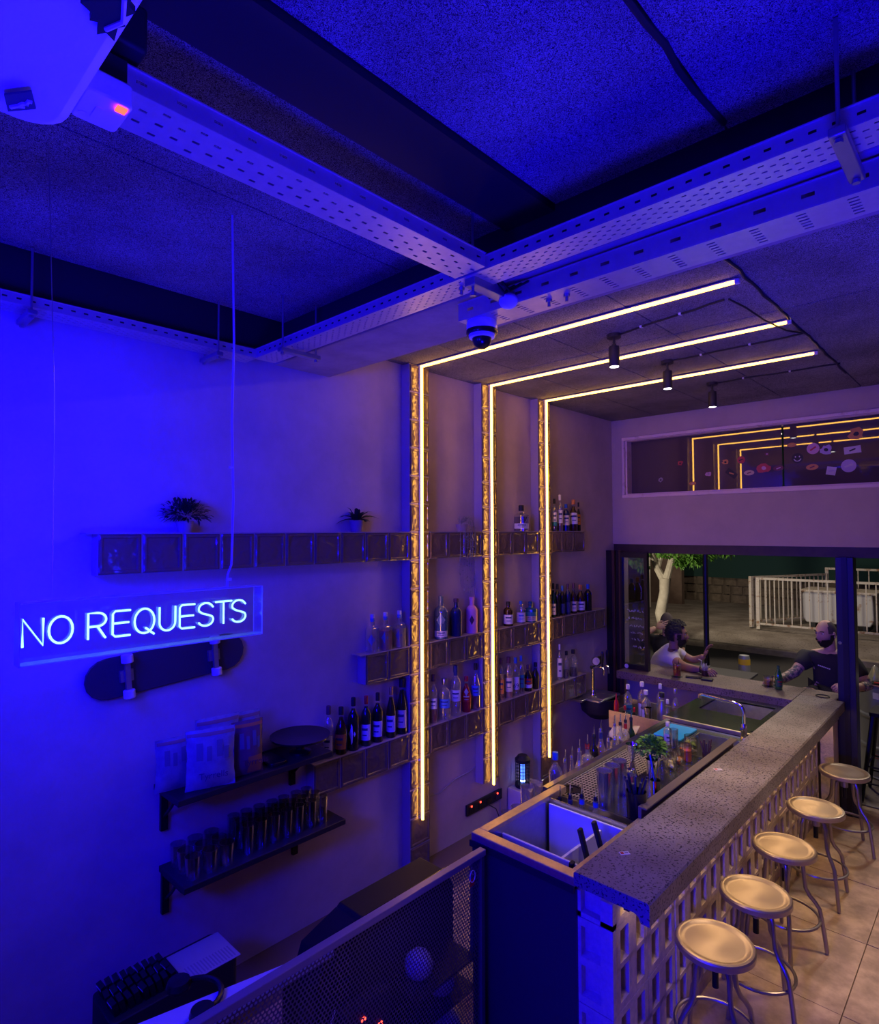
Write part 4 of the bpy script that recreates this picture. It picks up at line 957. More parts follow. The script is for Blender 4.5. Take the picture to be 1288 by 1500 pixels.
bag((.145, .685, 1.117), -.16, .165, .275, .075, bagd, 'dark snack bag with an orange name panel, right end of the bags', -.04, patch=mat('bag_orange', (.62, .28, .06), .4), txt='Tyrrells')
t = thing('round_dish', 'large black round dish on a low foot on the upper black shelf', 'dish', (.085, 1.045, 1.117))
MB().lathe([(.06, 0), (.06, .012), (.022, .02), (.022, .07), (.10, .078), (.165, .088), (.170, .10), (.160, .098), (.001, .09)], 36).build('dish', M_BLACKG, t)
t = thing('folded_tray', 'dark tray lying between the snack bags and the round dish', 'tray', (.07, .86, 1.117))
MB().rbox(-.08, .10, -.05, .05, 0, .018, .02, 3).build('tray', M_BLACKG, t, bev=.003)
G_CUP = glass('cup_glass', (.84, .85, .86), .04, .13)
def glass_cup(loc, r0, r1, h, label, group, m=None, ribs=0, cat='glass', name='drinking_glass'):
    t = thing(name, label, cat, loc, 0, group)
    MB().lathe([(.001, .004), (r0*.92, .004), (r0, 0), (r1, h), (r1*.94, h), (r0*.90, .012), (.001, .012)], 16 if not ribs else 20).build('cup', m or G_CUP, t)
    return t
g = 'glasses on the lower black shelf'
rr = random.Random(12)
for i in range(7):
    for j in range(3):
        glass_cup((-.03+.078*j, .70+.078*i+rr.uniform(-.004, .004), .7015), .029, .033, .145, 'tall clear highball glass in the rows on the lower black shelf', g)
for i in range(3):
    for j in range(3):
        glass_cup((-.03+.085*j, .40+.088*i, .7015), .034, .039, .105, 'short ribbed clear tumbler at the left end of the lower black shelf', 'tumblers on the lower black shelf')
# skateboard hung on the wall
t = thing('skateboard', 'dark skateboard hung flat on the blue wall with wheels outward, under the neon sign', 'skateboard', (WX, .37, 1.705))
t.rotation_euler = (.075, 0, 0)
pl = []
for cx, a0 in ((.30, -PI/2), (-.30, PI/2)):
    for k in range(9):
        a = a0+PI*k/8; pl.append((cx+.10*math.cos(a), .098*math.sin(a)))
Mx = Matrix(((0, 0, 1, .02), (1, 0, 0, 0), (0, 1, 0, 0), (0, 0, 0, 1)))
MB().prism(pl, 0, .012, Mx).build('deck', mat('deck', (.04, .03, .05), .5), t, bev=.003)
for y in (-.22, .22):
    MB().box(.032, .05, y-.03, y+.03, -.028, .028).box(.05, .07, y-.012, y+.012, -.075, .075).build('truck', M_STEELD, t)
    for z in (-.085, .085):
        MB().cyl((0, 0, -.02), .027, .04, 16, T(.065, y, z, 0, 0, 0)).build('wheel', M_CREAM, t, bev=.004)
for y in (-.3, .3): MB().box(-.0, .022, y-.01, y+.01, -.05, -.03).build('wall_hook', M_BLACKM, t)
# plants on the top shelf
M_LEAF = mat('leaf_green', (.05, .11, .03), .5); M_LEAFD = mat('leaf_dark', (.02, .05, .02), .6); M_LEAFP = mat('leaf_pale', (.30, .32, .26), .6); M_POT = mat('pot', (.35, .26, .25), .7)
zt = gt(0)
def pot(t, r, h): MB().lathe([(r*.75, 0), (r, h), (r*.9, h), (r*.7, .01), (.001, .01)], 16).build('pot', M_POT, t)
t = thing('bushy_plant', 'dark bushy plant in a small pot, at the left end of the top glass shelf', 'plant', (-.035, .42, zt)); pot(t, .045, .06)
m = MB(); rr = random.Random(21)
for k in range(420):
    a = rr.uniform(0, 2*PI); e = rr.uniform(-.25, 1.4); R = rr.uniform(.03, .10)
    d = Vector((math.cos(a)*math.cos(e)*.55, math.sin(a)*math.cos(e), math.sin(e)))
    p = Vector((0, 0, .085))+Vector((d.x*R, d.y*R*1.25, d.z*R*.85))
    m.leaf(p, d+Vector((rr.uniform(-.5, .5), rr.uniform(-.5, .5), rr.uniform(-.3, .3))), .035, .012)
m.build('foliage', M_LEAFD, t)['kind'] = 'stuff'
t = thing('spiky_plant', 'plant with spreading pointed leaves in a pot, on the top glass shelf', 'plant', (-.035, 1.55, zt)); pot(t, .048, .075)
for k in range(26):
    a = k*2.4; e = .15+1.2*(k % 7)/7
    MB().leaf((.01*math.cos(a), .01*math.sin(a), .075), (math.cos(a)*math.cos(e)*.7, math.sin(a)*math.cos(e), math.sin(e)+.1), .11+.03*(k % 3), .030, .45).build('leaf', M_LEAFD, t)
t = thing('trailing_plant', 'trailing plant with thin hanging strands, between the first two pillars', 'plant', (-.03, 2.585, zt)); pot(t, .05, .055)
rr = random.Random(5); m = MB(); mb2 = MB()
for k in range(16):
    y = rr.uniform(-.085, .095); L = rr.uniform(.15, .56) if k > 3 else .5; x0 = .045+rr.uniform(0, .02)
    pts = [(rr.uniform(-.02, .01), y*.3, .07), (x0*.6, y*.8, .10+rr.uniform(0, .03)), (x0, y, .03)]+[(x0+rr.uniform(-.004, .006), y+.008*math.sin(q), -.06*q) for q in range(1, int(L/.06)+1)]
    m.tube(pts, .0012, 4)
    for q in range(len(pts)-1):
        for s in range(3 if q < 2 else 2):
            p = Vector(pts[q]).lerp(Vector(pts[q+1]), rr.random()); mb2.leaf(p, (rr.uniform(-1, 1), rr.uniform(-1, 1), rr.uniform(-.4, .4)), .017, .012, .1)
m.build('strand', M_LEAFP, t)['kind'] = 'stuff'; mb2.build('leaves', M_LEAFP, t)['kind'] = 'stuff'
# sockets, wiring box and insect lamp low on the wall between pillars
t = thing('socket_strip', 'dark row of wall sockets with red switch lights, low between the pillars', 'socket strip', (WX, 2.68, .145))
MB().box(0, .016, 0, .45, 0, .085).build('plate', M_BLACK, t, bev=.003)
for k in range(4):
    y = .055+.11*k
    MB().box(.016, .020, y-.03, y+.03, .018, .06).build('socket_face', M_BLACKG, t, smooth=0)
    if k != 2: MB().box(.018, .023, y-.008, y+.004, .058, .070).build('switch_light', emis('red_indicator', (1, .05, .03), 5.), t, smooth=0)
tag(MB().tube([(WX+.03, 2.92, .17), (WX+.06, 2.99, .12), (WX+.07, 3.03, 0.03), (WX+.05, 3.04, -.0)], .004, 6).build('socket_cable', M_BLACK), 'black cable hanging from the socket strip', 'cord')
tag(MB().tube([(WX+.006, 2.22, .43), (WX+.006, 2.38, .42), (WX+.006, 2.55, .47), (WX+.006, 2.72, .48), (WX+.006, 2.80, .50)], .006, 6).build('surface_cable', M_MORTAR), 'pale cable running up along the wall above the socket strip', 'cable')
tag(MB().tube([(WX+.008, 3.06, .40), (WX+.008, 3.10, .33), (WX+.008, 3.115, .16), (WX+.008, 3.12, -.0)], .005, 6).build('wall_cable', M_MORTAR), 'grey cable down the wall left of the white box', 'cable')
t = tag(MB().rbox(-.085, .075, -.155, .145, 0, .205, .01, 2).build('white_box', M_CREAM, bev=.004), 'white box against the wall carrying the blue insect lamp', 'box'); t.location = (.0, 3.37, 0)
t = thing('insect_lamp', 'black caged insect lamp glowing blue, on the white box', 'lamp', (.0, 3.32, .207))
MB().lathe([(.062, 0), (.066, .01), (.066, .03), (.05, .034)], 20).build('base', M_BLACK, t)
MB().lathe([(.05, .205), (.066, .21), (.066, .235), (.05, .25), (.04, .265), (.001, .265)], 20).build('cap', M_BLACK, t)
for k in range(14):
    a = 2*PI*k/14; MB().cyl((.060*math.cos(a), .060*math.sin(a), .03), .003, .18, 6).build('bar', M_BLACKM, t)
for k in range(6): MB().tube(arc((0, 0, .055+.028*k), .060, 0, 2*PI, 20)[:-1], .0022, 5, True).build('ring', M_BLACKM, t)
MB().cyl((0, 0, .034), .018, .165, 12).build('tube_light', emis('uv_tube', (.06, .16, 1), 3.2), t)
MB().ball((0, .0, .05), .02, 10, 7).build('bulb', emis('uv_bulb', (.5, .65, 1), 6), t)
# ---------------------------------------------------------------- beer tap
t = thing('beer_tap', 'chrome beer tower with two round badges and black tap handles by the window', 'beer tap', (.06, 4.42, .775))
MB().lathe([(.032, 0), (.030, .015), (.020, .03), (.016, .05), (.016, .26), (.018, .27)], 16).build('tower', M_CHROME, t)
MB().tube([(0, -.03, .27), (0, .15, .27)], .019, 12).build('cross_tube', M_CHROME, t)
for y in (-.01, .075):
    MB().cyl((0, 0, 0), .044, .018, 22, T(.03, y, .335, -.6, 0, PI/2)).build('badge', M_CHROME, t)
    MB().cyl((0, 0, .0185), .036, .003, 22, T(.03, y, .335, -.6, 0, PI/2)).build('badge_face', M_BLACKG if y > 0 else M_CREAM, t)
for y in (.03, .13):
    MB().tube([(.015, y, .27), (.08, y, .27), (.095, y, .255), (.098, y, .20)], .010, 10).build('spigot', M_CHROME, t)
    MB().lathe([(.008, 0), (.012, .05), (.016, .12), (.011, .145), (.001, .148)], 12, (.085, y, .28)).build('tap_handle', M_BLACKG, t)
t = thing('drip_basin', 'black wall basin with a steel drip plate under the beer tap', 'basin', (WX, 4.28, .55))
MB().lathe([(.10, 0), (.17, .06), (.19, .15), (.19, .20), (.18, .20), (.15, .08), (.001, .06)], 26, (.17, .22, 0)).build('bowl', M_BLACK, t)
MB().rbox(0, .30, .0, .42, .195, .212, .02, 3).build('rim_plate', M_STEELD, t, bev=.003)
MB().box(.0, .16, -.10, .02, .195, .215).build('side_shelf', M_STEEL, t, bev=.003)
MB().box(.14, .30, .06, .24, .213, .222).build('drip_plate', M_STEEL, t, bev=.002)
# ---------------------------------------------------------------- things on the worktop
WT = .8722
M_TIN = mat('tin_steel', (.80, .78, .76), .20, .92)
def tin(x, y, r0, r1, h, label, z=WT):
    t = thing('shaker_tin', label, 'shaker', (x, y, z), 0, 'shaker tins on the worktop')
    MB().lathe([(.001, .003), (r0*.9, .003), (r0, 0), (r0*1.02, .01), (r1, h-.004), (r1*1.04, h), (r1*.95, h), (r1*.9, h-.03), (r0*.85, .02), (.001, .02)], 26).build('tin', M_TIN, t)
tin(1.405, 2.135, .034, .043, .185, 'nearest tall chrome shaker tin on the drip mesh edge')
tin(1.402, 2.232, .034, .042, .185, 'second tall chrome shaker tin behind the nearest one')
tin(1.40, 2.325, .033, .041, .185, 'third tall chrome shaker tin in the row')
tin(1.455, 2.33, .026, .032, .12, 'small chrome tin beside the third tall tin')
def jigger(x, y, r, h, label):
    t = thing('jigger', label, 'jigger', (x, y, WT), 0, 'jiggers on the worktop')
    MB().lathe([(r*.9, 0), (r*.35, h*.42), (r*.30, h*.47), (r*.38, h*.52), (r, h), (r*.93, h), (r*.2, h*.55), (.001, h*.55)], 20).build('cup', M_CHROME, t)
jigger(1.415, 2.43, .024, .11, 'small chrome double jigger next to the shaker tins')
jigger(1.335, 2.615, .038, .19, 'tall chrome double jigger standing on the drip mesh')
t = thing('straw_cup', 'black cup full of dark blue straws at the near end of the worktop', 'straw cup', (1.615, 2.085, WT))
MB().lathe([(.046, 0), (.049, .01), (.052, .15), (.049, .15), (.045, .01), (.001, .01)], 24).build('cup', M_BLACKG, t)
rr = random.Random(2); M_STRAW = mat('straw_navy', (.015, .018, .05), .4)
for k in range(9):
    a = 2*PI*k/9; e = .035
    MB().tube([(.02*math.cos(a), .02*math.sin(a), .012), (e*math.cos(a), e*math.sin(a), .15), ((e+.022)*math.cos(a), (e+.022)*math.sin(a), .21+rr.uniform(-.012, .015))], .0065, 8).build('straw', M_STRAW, t)
t = thing('herb_glass', 'bunch of fresh green mint standing in a steel cup on the worktop', 'herbs', (1.44, 2.665, WT))
MB().lathe([(.030, 0), (.036, .11), (.033, .11), (.028, .01), (.001, .01)], 20).build('cup', M_CHROME, t)
M_MINT = mat('mint', (.10, .28, .05), .5); m = MB(); rr = random.Random(8)
for k in range(520):
    a = rr.uniform(0, 2*PI); e = rr.uniform(-.5, 1.5); R = .085*rr.random()**.4
    d = Vector((math.cos(a)*math.cos(e), math.sin(a)*math.cos(e), math.sin(e)))
    m.leaf(Vector((0, 0, .175))+Vector((d.x*R, d.y*R, d.z*R*.8)), d+Vector((rr.uniform(-.6, .6), rr.uniform(-.6, .6), rr.uniform(-.2, .5))), .026, .017, .25)
m.build('foliage', M_MINT, t)['kind'] = 'stuff'
m = MB()
for k in range(12): m.tube([(.01*math.cos(k), .01*math.sin(k), .02), (.03*math.cos(k*2.1), .03*math.sin(k*2.1), .15)], .0018, 5)
m.build('stems', M_MINT, t)['kind'] = 'stuff'
t = thing('bar_tool_cup', 'steel cup holding a blue-handled bar spoon and a long straw', 'tool cup', (1.56, 2.44, WT))
MB().lathe([(.026, 0), (.030, .085), (.028, .085), (.024, .01), (.001, .01)], 18).build('cup', M_CHROME, t)
MB().tube([(.008, .0, .012), (-.03, -.0, .22)], .0045, 8).build('blue_straw', mat('bright_blue', (.02, .05, .7), .3), t)
MB().tube([(-.008, .01, .012), (.015, .01, .15), (.02, .01, .21)], .003, 8).build('spoon', M_CHROME, t)
t = thing('strainer', 'black-handled strainer lying against the splash ledge', 'strainer', (1.615, 2.53, WT))
MB().lathe([(.044, .012), (.045, .02), (.030, .003), (.001, .001)], 20).build('disc', M_BLACK, t)
MB().tube([(-.0, .04, .018), (.01, .16, .022)], .007, 8).build('handle', M_STEEL, t)
t = thing('straw_packet', 'long clear packet of wrapped straws along the splash ledge', 'packet', (1.61, 2.74, WT), -.05)
MB().rbox(-.022, .022, -.10, .14, 0, .028, .01, 3).build('wrapper', glass('film', (.85, .82, .8), .1, .25, opac=.25), t, bev=.006)
for k in range(6): MB().tube([(-.015+.006*k, -.09, .01), (-.015+.006*k, .13, .01)], .0026, 6).build('straw', M_BLACK if k % 2 else M_PAPER, t)
for k, (x, y, r, h, cc, lb) in enumerate(((1.455, 2.785, .036, .085, None, 'empty tumbler beside the mint'), (1.475, 2.865, .037, .09, mat('lemon', (.80, .66, .22), .5), 'tumbler with pale lemon pieces'),
        (1.42, 2.95, .036, .085, None, 'empty tumbler behind the lemon one'), (1.48, 2.965, .038, .095, L_ORANGE, 'tumbler filled with orange peel'), (1.505, 3.05, .031, .12, mat('campari', (.75, .13, .03), .3), 'tall glass of bright orange-red drink'),
        (1.46, 3.13, .037, .09, L_ORANGE, 'tumbler with orange wedges next to the lime glass'), (1.47, 3.21, .046, .125, mat('lime', (.36, .50, .10), .5), 'wide glass full of lime wedges'), (1.36, 3.19, .030, .15, None, 'tall empty highball glass beside the cutting board'))):
    t = glass_cup((x, y, WT), r*.88, r, h, lb, 'garnish glasses on the worktop')
    if cc and 'drink' in lb: MB().cyl((0, 0, .014), r*.84, h*.55, 16, None, r*.88).build('drink', cc, t)
    elif cc:
        rr = random.Random(k)
        for q in range(7 if 'lime' not in lb else 12):
            MB().lathe([(.001, -.007), (.016, -.007), (.017, 0), (.016, .007), (.001, .007)], 10, M=T(rr.uniform(-.5, .5)*r, rr.uniform(-.5, .5)*r, .022+(h*.75-.03)*q/12, 0, rr.uniform(-1.2, 1.2), rr.uniform(-1.2, 1.2))).build('wedge', cc if q % 3 else M_LABC, t)
bottle((1.285, 3.27, WT), .165, .058, 'spirit', G_CLEAR, 'small clear bottle with a plain white label beside the blue cutting board', M_PAPER, labm=mat('lilac_label', (.60, .56, .70), .6), lab=(.08, .52), capl=.16)
t = thing('cinnamon_sticks', 'bundle of dark dried sticks in a small cup by the sink', 'spices', (1.585, 3.16, WT))
MB().lathe([(.022, 0), (.025, .05), (.023, .05), (.02, .005), (.001, .005)], 14).build('cup', M_BROWNMET, t)
for k in range(11):
    a = k*2.4; MB().tube([(.008*math.cos(a), .008*math.sin(a), .01), (.034*math.cos(a), .034*math.sin(a), .105+.02*(k % 3))], .004, 6).build('stick', mat('stick', (.12, .06, .04), .8), t)
t = thing('black_bowl', 'small black bowl behind the mint on the worktop', 'bowl', (1.25, 3.19, WT))
MB().lathe([(.03, 0), (.05, .03), (.052, .04), (.047, .04), (.028, .006), (.001, .006)], 20).build('bowl', M_BLACK, t)
for k, (x, y) in enumerate(((1.22, 3.30), (1.17, 3.27))):
    o = MB().ball((0, 0, .022), .022, 12, 8).build('dark_plum', mat('plum', (.03, .015, .02), .35)); o.location = (x, y, WT); tag(o, ['dark round fruit nearer the cutting board, behind the mint', 'dark round fruit next to the drip mesh edge'][k], 'fruit', 'dark fruit on the worktop')
m = thing('red_tray', 'dark red tray lying under the near end of the splash ledge', 'tray', (1.62, 2.25, WT)); MB().rbox(-.03, .03, -.1, .1, 0, .016, .008, 2).build('tray', mat('deep_red', (.25, .01, .02), .3), m, bev=.003)
# glasses stacked at the back corner of the ice well
t = thing('side_shelf', 'narrow steel ledge behind the ice well carrying stacked glasses', 'ledge', (1.02, 1.62, .76)); MB().box(0, .092, 0, .40, 0, .03).build('ledge', M_STEEL, t, bev=.002)
for k, (x, y, z) in enumerate(((1.068, 1.70, .7905), (1.068, 1.79, .7905), (1.068, 1.88, .7905), (1.068, 1.97, .7905), (1.068, 1.88, .872), (1.068, 1.97, .872))):
    glass_cup((x, y, z), .034, .038, .08, ['rocks glass nearest on the ledge behind the ice well', 'second rocks glass from the front on the ledge', 'lower rocks glass of the front stack on the ledge', 'lower rocks glass of the rear stack on the ledge', 'upper rocks glass of the front stack on the ledge', 'upper rocks glass of the rear stack on the ledge'][k], 'rocks glasses on the ledge', glass('thick_glass', (.86, .84, .80), .05, .22, opac=.06))
# ---------------------------------------------------------------- drinks on the sill and the outer corner
t = glass_cup((.66, 4.98, BT), .036, .040, .125, 'glass of red drink with a dark straw on the sill', None)
MB().cyl((0, 0, .012), .033, .085, 16, None, .036).build('drink', liq('campari_red', (.50, .02, .03)), t); MB().tube([(0, 0, .02), (.022, 0, .17)], .003, 6).build('straw', M_BLACK, t)
o = MB().cyl((0, 0, 0), .055, .004, 20).build('coaster', M_BLACK); o.location = (.66, 4.98, BT-.003); tag(o, 'round black coaster under the red drink', 'coaster')
t.location.z = BT+.0015
t = glass_cup((1.42, 5.19, BT+.0045), .040, .042, .085, 'whisky tumbler of amber drink beside the beer bottle', None); MB().cyl((0, 0, .012), .037, .04, 16).build('drink', L_AMBER, t)
o = MB().cyl((0, 0, 0), .055, .004, 20).build('coaster', M_BLACK); o.location = (1.42, 5.19, BT); tag(o, 'round black coaster under the whisky tumbler', 'coaster')
bottle((1.52, 5.12, BT), .235, .062, 'burgundy', G_BEER, 'green beer bottle on the sill beside the whisky tumbler', None, labm=mat('beer_label', (.05, .20, .06), .5), lab=(.12, .40), badge=M_RED, neckm=mat('beer_label', (.05, .20, .06), .5))
t = thing('phone', 'black phone lying on the sill under the forearm of the man in white', 'phone', (.80, 5.04, BT), .35); MB().rbox(-.075, .075, -.036, .036, 0, .009, .01, 3).build('body', M_BLACKG, t)
t = thing('wallet', 'dark wallet lying beside the red drink on the sill', 'wallet', (.93, 5.03, BT), .2); MB().rbox(-.05, .05, -.04, .04, 0, .016, .008, 3).build('body', M_BLACK, t, bev=.003)
# ---------------------------------------------------------------- stickers on the transom glass (on the inner face)
def sticker(x, z, kind, c1, c2, r, rz, label):
    yy = 5.29-.028*(x-1.0)-.0075 if x < 1.55 else 5.295-.018*(x-1.0)-.0075
    t = thing('window_sticker', label, 'sticker', (x, yy, z), 0, 'stickers on the transom glass')
    Mx = T(0, 0, 0, 0, PI/2, 0) @ Matrix.Rotation(rz, 4, 'Z')
    a = mat('sticker_'+c1, CLR[c1], .5); b = mat('sticker_'+c2, CLR[c2], .5)
    if kind == 'disc': poly = [(r*math.cos(q*PI/12), r*math.sin(q*PI/12)) for q in range(24)]
    elif kind == 'oval': poly = [(r*1.35*math.cos(q*PI/12), r*.72*math.sin(q*PI/12)) for q in range(24)]
    elif kind == 'rect': poly = [(-r*1.4, -r*.7), (r*1.4, -r*.7), (r*1.4, r*.7), (-r*1.4, r*.7)]
    elif kind == 'square': poly = [(-r, -r), (r, -r), (r, r), (-r, r)]
    else:
        rq = random.Random(int(x*1000)); poly = [(r*rq.uniform(.65, 1.2)*math.cos(q*PI/6), r*rq.uniform(.5, 1.0)*math.sin(q*PI/6)) for q in range(12)]
    MB().prism(poly, 0, .0015, Mx).build('sticker_base', a, t, smooth=0)
    m = MB()
    if 'smil' in label:
        for s in (-1, 1): m.prism([(s*r*.35+r*.11*math.cos(q*PI/5), r*.28+r*.16*math.sin(q*PI/5)) for q in range(10)], .0015, .003, Mx)
        for q in range(8):
            a0 = PI*1.12+PI*.76*q/7; m.cbox((r*.6*math.cos(a0), r*.6*math.sin(a0), .0022), (r*.2, r*.14, .0015), Mx)
    elif kind == 'star': m.prism([(r*.35*math.cos(q*PI/4), r*.3*math.sin(q*PI/4)) for q in range(8)], .0015, .003, Mx)
    else: m.cbox((0, 0, .0022), (r*1.1, r*.28, .0015), Mx @ Matrix.Rotation(.3, 4, 'Z'))
    m.build('sticker_print', b, t, smooth=0)
CLR = {'white': (.62, .56, .62), 'black': (.01, .01, .012), 'red': (.55, .05, .06), 'orange': (.65, .28, .06), 'pink': (.65, .35, .50), 'cream': (.65, .50, .30), 'grey': (.35, .33, .36), 'yellow': (.62, .46, .08), 'maroon': (.16, .03, .05), 'lilac': (.50, .40, .62)}
for s in ((.39, 2.915, 'star', 'grey', 'black', .030, .8, 'small torn grey sticker at the far left of the transom glass'), (.60, 3.075, 'star', 'red', 'black', .030, .6, 'small red and black sticker, upper left of the transom glass'),
          (.725, 2.86, 'oval', 'orange', 'cream', .026, 0, 'tiny orange sticker near the foot of the left light line'), (.885, 2.945, 'star', 'pink', 'grey', .030, .2, 'faint pink figure sticker between the light lines'),
          (1.05, 3.05, 'star', 'orange', 'black', .032, -.3, 'orange and black spiky sticker above the black card'), (1.105, 2.935, 'rect', 'black', 'orange', .040, -.7, 'black tilted card sticker on the third light line'),
          (1.195, 3.06, 'disc', 'red', 'black', .036, 0, 'round red sticker above the cream oval'), (1.265, 2.93, 'oval', 'cream', 'maroon', .034, 0, 'cream oval sticker with a dark dot'),
          (1.395, 2.965, 'star', 'red', 'pink', .060, -.3, 'large red ragged sticker in the middle'), (1.425, 3.095, 'star', 'maroon', 'pink', .024, 0, 'small maroon sticker above the ragged red one'),
          (1.52, 2.955, 'oval', 'maroon', 'pink', .034, .05, 'dark oval sticker with a pink edge'), (1.63, 3.16, 'oval', 'orange', 'yellow', .028, 0, 'small brown-orange sticker under the second light line'),
          (1.675, 3.035, 'disc', 'black', 'white', .046, 0, 'round black smiling face sticker'), (1.79, 2.945, 'oval', 'orange', 'maroon', .036, .05, 'orange oval sticker at the right'),
          (1.80, 3.11, 'disc', 'pink', 'red', .050, .3, 'round pink sticker with a red word'), (1.90, 3.09, 'star', 'lilac', 'black', .052, -.5, 'lilac and black winged sticker'),
          (1.935, 2.90, 'square', 'white', 'lilac', .036, -.2, 'small square white sticker at the lower right'), (2.095, 3.07, 'rect', 'white', 'black', .044, .08, 'white rectangular sticker at the right'),
          (2.065, 2.935, 'disc', 'lilac', 'white', .056, 0, 'large pale round sticker at the right'), (2.125, 3.205, 'star', 'orange', 'black', .062, .2, 'orange pineapple-like sticker with a dark tuft')): sticker(*s)
# ---------------------------------------------------------------- perforated panel and dark things behind it
t = thing('mesh_barrier', 'dark perforated metal barrier with a smooth top rail at the bottom of the picture', 'barrier', (1.235, -.75, 0))
L, H = 2.03, .868; p = .0165; rows = int(H/(p*.866)); cols = int(L/p)
v = []; f = []
for j in range(rows):
    zc = (j+.5)*p*.866
    for i in range(cols):
        yc = (i+.5+(.5 if j % 2 else 0))*p
        if yc > L-p*.6: continue
        o = len(v); R = p/math.sqrt(3)*1.0; q = p*.365
        for k in range(6):
            a = PI/6+k*PI/3; v.append((0, yc+R*math.cos(a), zc+R*math.sin(a)))
        for k in range(6):
            a = PI/6+k*PI/3; v.append((0, yc+q*math.cos(a), zc+q*math.sin(a)))
        f += [(o+k, o+(k+1) % 6, o+6+(k+1) % 6, o+6+k) for k in range(6)]
MB().add(v, f).build('perforated_sheet', mat('barrier_metal', (.20, .17, .19), .4, .7), t, smooth=0)['kind'] = 'stuff'
MB().box(-.016, .020, 0, L+.006, H, H+.028).build('top_rail', mat('rail_metal', (.36, .31, .33), .35, .6), t, bev=.003)
MB().box(-.012, .012, L-.02, L+.004, 0, H).build('end_post', mat('rail_metal2', (.16, .13, .15), .4, .6), t, bev=.002)
# small sticker with a round-headed outline on the panel corner
m = MB(); m.tube([(.006, L-.075+.018*math.cos(a), .80+.026*math.sin(a)) for a in [k*PI/8 for k in range(16)]], .0016, 5, True); st_ = m.build('sticker_outline', mat('chalk', (.75, .75, .78), .9), t)
MB().box(.002, .004, L-.088, L-.062, .755, .785).build('sticker_red_patch', M_RED, t, smooth=0)
# black cabinet with a sloping lid behind the barrier
t = thing('black_chest', 'long black cabinet with slanted ends between the barrier and the wall', 'cabinet', (.78, .70, 0))
q = [(0, .30), (.06, .66), (.12, .69), (.60, .69), (.66, .62), (.66, .30)]
Mx = Matrix(((0, 0, 1, 0), (1, 0, 0, 0), (0, 1, 0, 0), (0, 0, 0, 1)))
MB().prism([(0, 0), (.66, 0), (.66, .60), (.62, .675), (.10, .675), (0, .60)], 0, .20, Mx).build('body', mat('chest_black', (.004, .004, .005), .6), t, bev=.004)
MB().box(.19, .215, .05, .64, .655, .70).build('front_rail', M_BLACKG, t, bev=.004)
t = thing('folding_flap', 'black sloping flap with a red reflection at the end of the long cabinet', 'lid', (.86, .50, .0))
MB().prism([(0, .55), (.16, .62), (.22, .72), (.04, .66)], 0, .16, Mx).prism([(.0, 0), (.03, 0), (.03, .56), (0, .56)], 0, .16, Mx).build('flap', M_BLACKG, t)
MB().box(.02, .14, .02, .06, .555, .565).build('red_glow', emis('red_reflection', (1, .03, .02), 1.2), t)  # glowing strip stands in for the red reflection on the flap
t = thing('table', 'pale tabletop with cut corners just behind the barrier, lit bright blue', 'table', (1.08, .12, 0))
MB().prism([(-.20, -.75), (.09, -.75), (.09, .36), (.06, .36), (.0, .10)], .775, .80).build('top', mat('pale_top', (.62, .62, .66), .5), t, smooth=0, bev=.003)
for x, y in ((-.12, -.6), (.05, -.6), (.04, .2)): MB().box(x-.02, x+.02, y-.02, y+.02, 0, .775).build('leg', M_BLACKM, t)
t = thing('headphones', 'dark curved headphones lying on the pale tabletop', 'headphones', (1.03, .0, .8005))
MB().tube([(.09*math.cos(a), .09*math.sin(a), .012) for a in [k*PI/12 for k in range(13)]], .010, 8).build('headband', M_BLACKG, t)
for s in (-1, 1): MB().lathe([(.001, 0), (.038, 0), (.042, .012), (.036, .03), (.001, .032)], 18, (s*.09, -.01, 0)).build('ear_cup', M_BLACKG, t)
t = thing('laptop_stand', 'dark flat slab lying at the edge of the pale tabletop', 'slab', (1.14, .26, .8005)); MB().prism([(-.02, -.10), (.02, -.10), (.02, .16), (-.02, .06)], 0, .014).build('slab', M_BLACK, t)
for k, (x, y, z, rz, lb) in enumerate(((1.07, 1.03, .385, .4, 'upper white rounded bowl seen through the perforated barrier'), (1.07, 1.16, .245, -.5, 'lower white rounded bowl seen through the perforated barrier'), (1.08, 1.20, .03, .2, 'lowest pale rounded bowl near the floor behind the barrier'))):
    t = thing('white_bowl', lb, 'bowl', (x, y, z), 0, 'white bowls behind the barrier')
    MB().lathe([(.064, -.03), (.066, -.01), (.058, .03), (.040, .058), (.018, .072), (.001, .075)], 20, M=T(0, 0, .03, rz, .7, .6)).build('shell', M_WHITE, t)
t = thing('storage_rack', 'open steel rack behind the perforated barrier holding white bowls', 'rack', (.995, .90, 0))
for z in (.0, .225, .365): MB().box(0, .19, 0, .40, z, z+.006).build('shelf', M_BLACKM, t, smooth=0)
for x, y in ((0, 0), (.19, 0), (0, .4), (.19, .4)): MB().box(x-.006, x+.006, y-.006, y+.006, 0, .43).build('post', M_BLACKM, t, smooth=0)
t = thing('power_strip', 'power strip with red lights glowing through the barrier', 'power strip', (1.08, .70, 0)); MB().box(-.03, .03, -.12, .12, 0, .45).build('case', M_BLACK, t)
for y, z in ((-.03, .40), (.06, .33), (.0, .30)): MB().box(.03, .036, y-.010, y+.010, z-.007, z+.007).build('red_glow', emis('red_indicator', (1, .05, .03), 5.), t, smooth=0)
t = thing('cable_bundle', 'tangle of thin pale cables behind the barrier at bottom', 'cables', (1.08, .25, 0)); rr = random.Random(4)
for k in range(9):
    pts = [(rr.uniform(-.05, .05), -.25+.09*q+rr.uniform(-.03, .03), .30+.16*math.sin(q*.9+k)+rr.uniform(-.05, .05)) for q in range(7)]
    MB().tube(pts, .004, 5).build('cable', M_WHITE if k % 2 else M_STEELD, t)
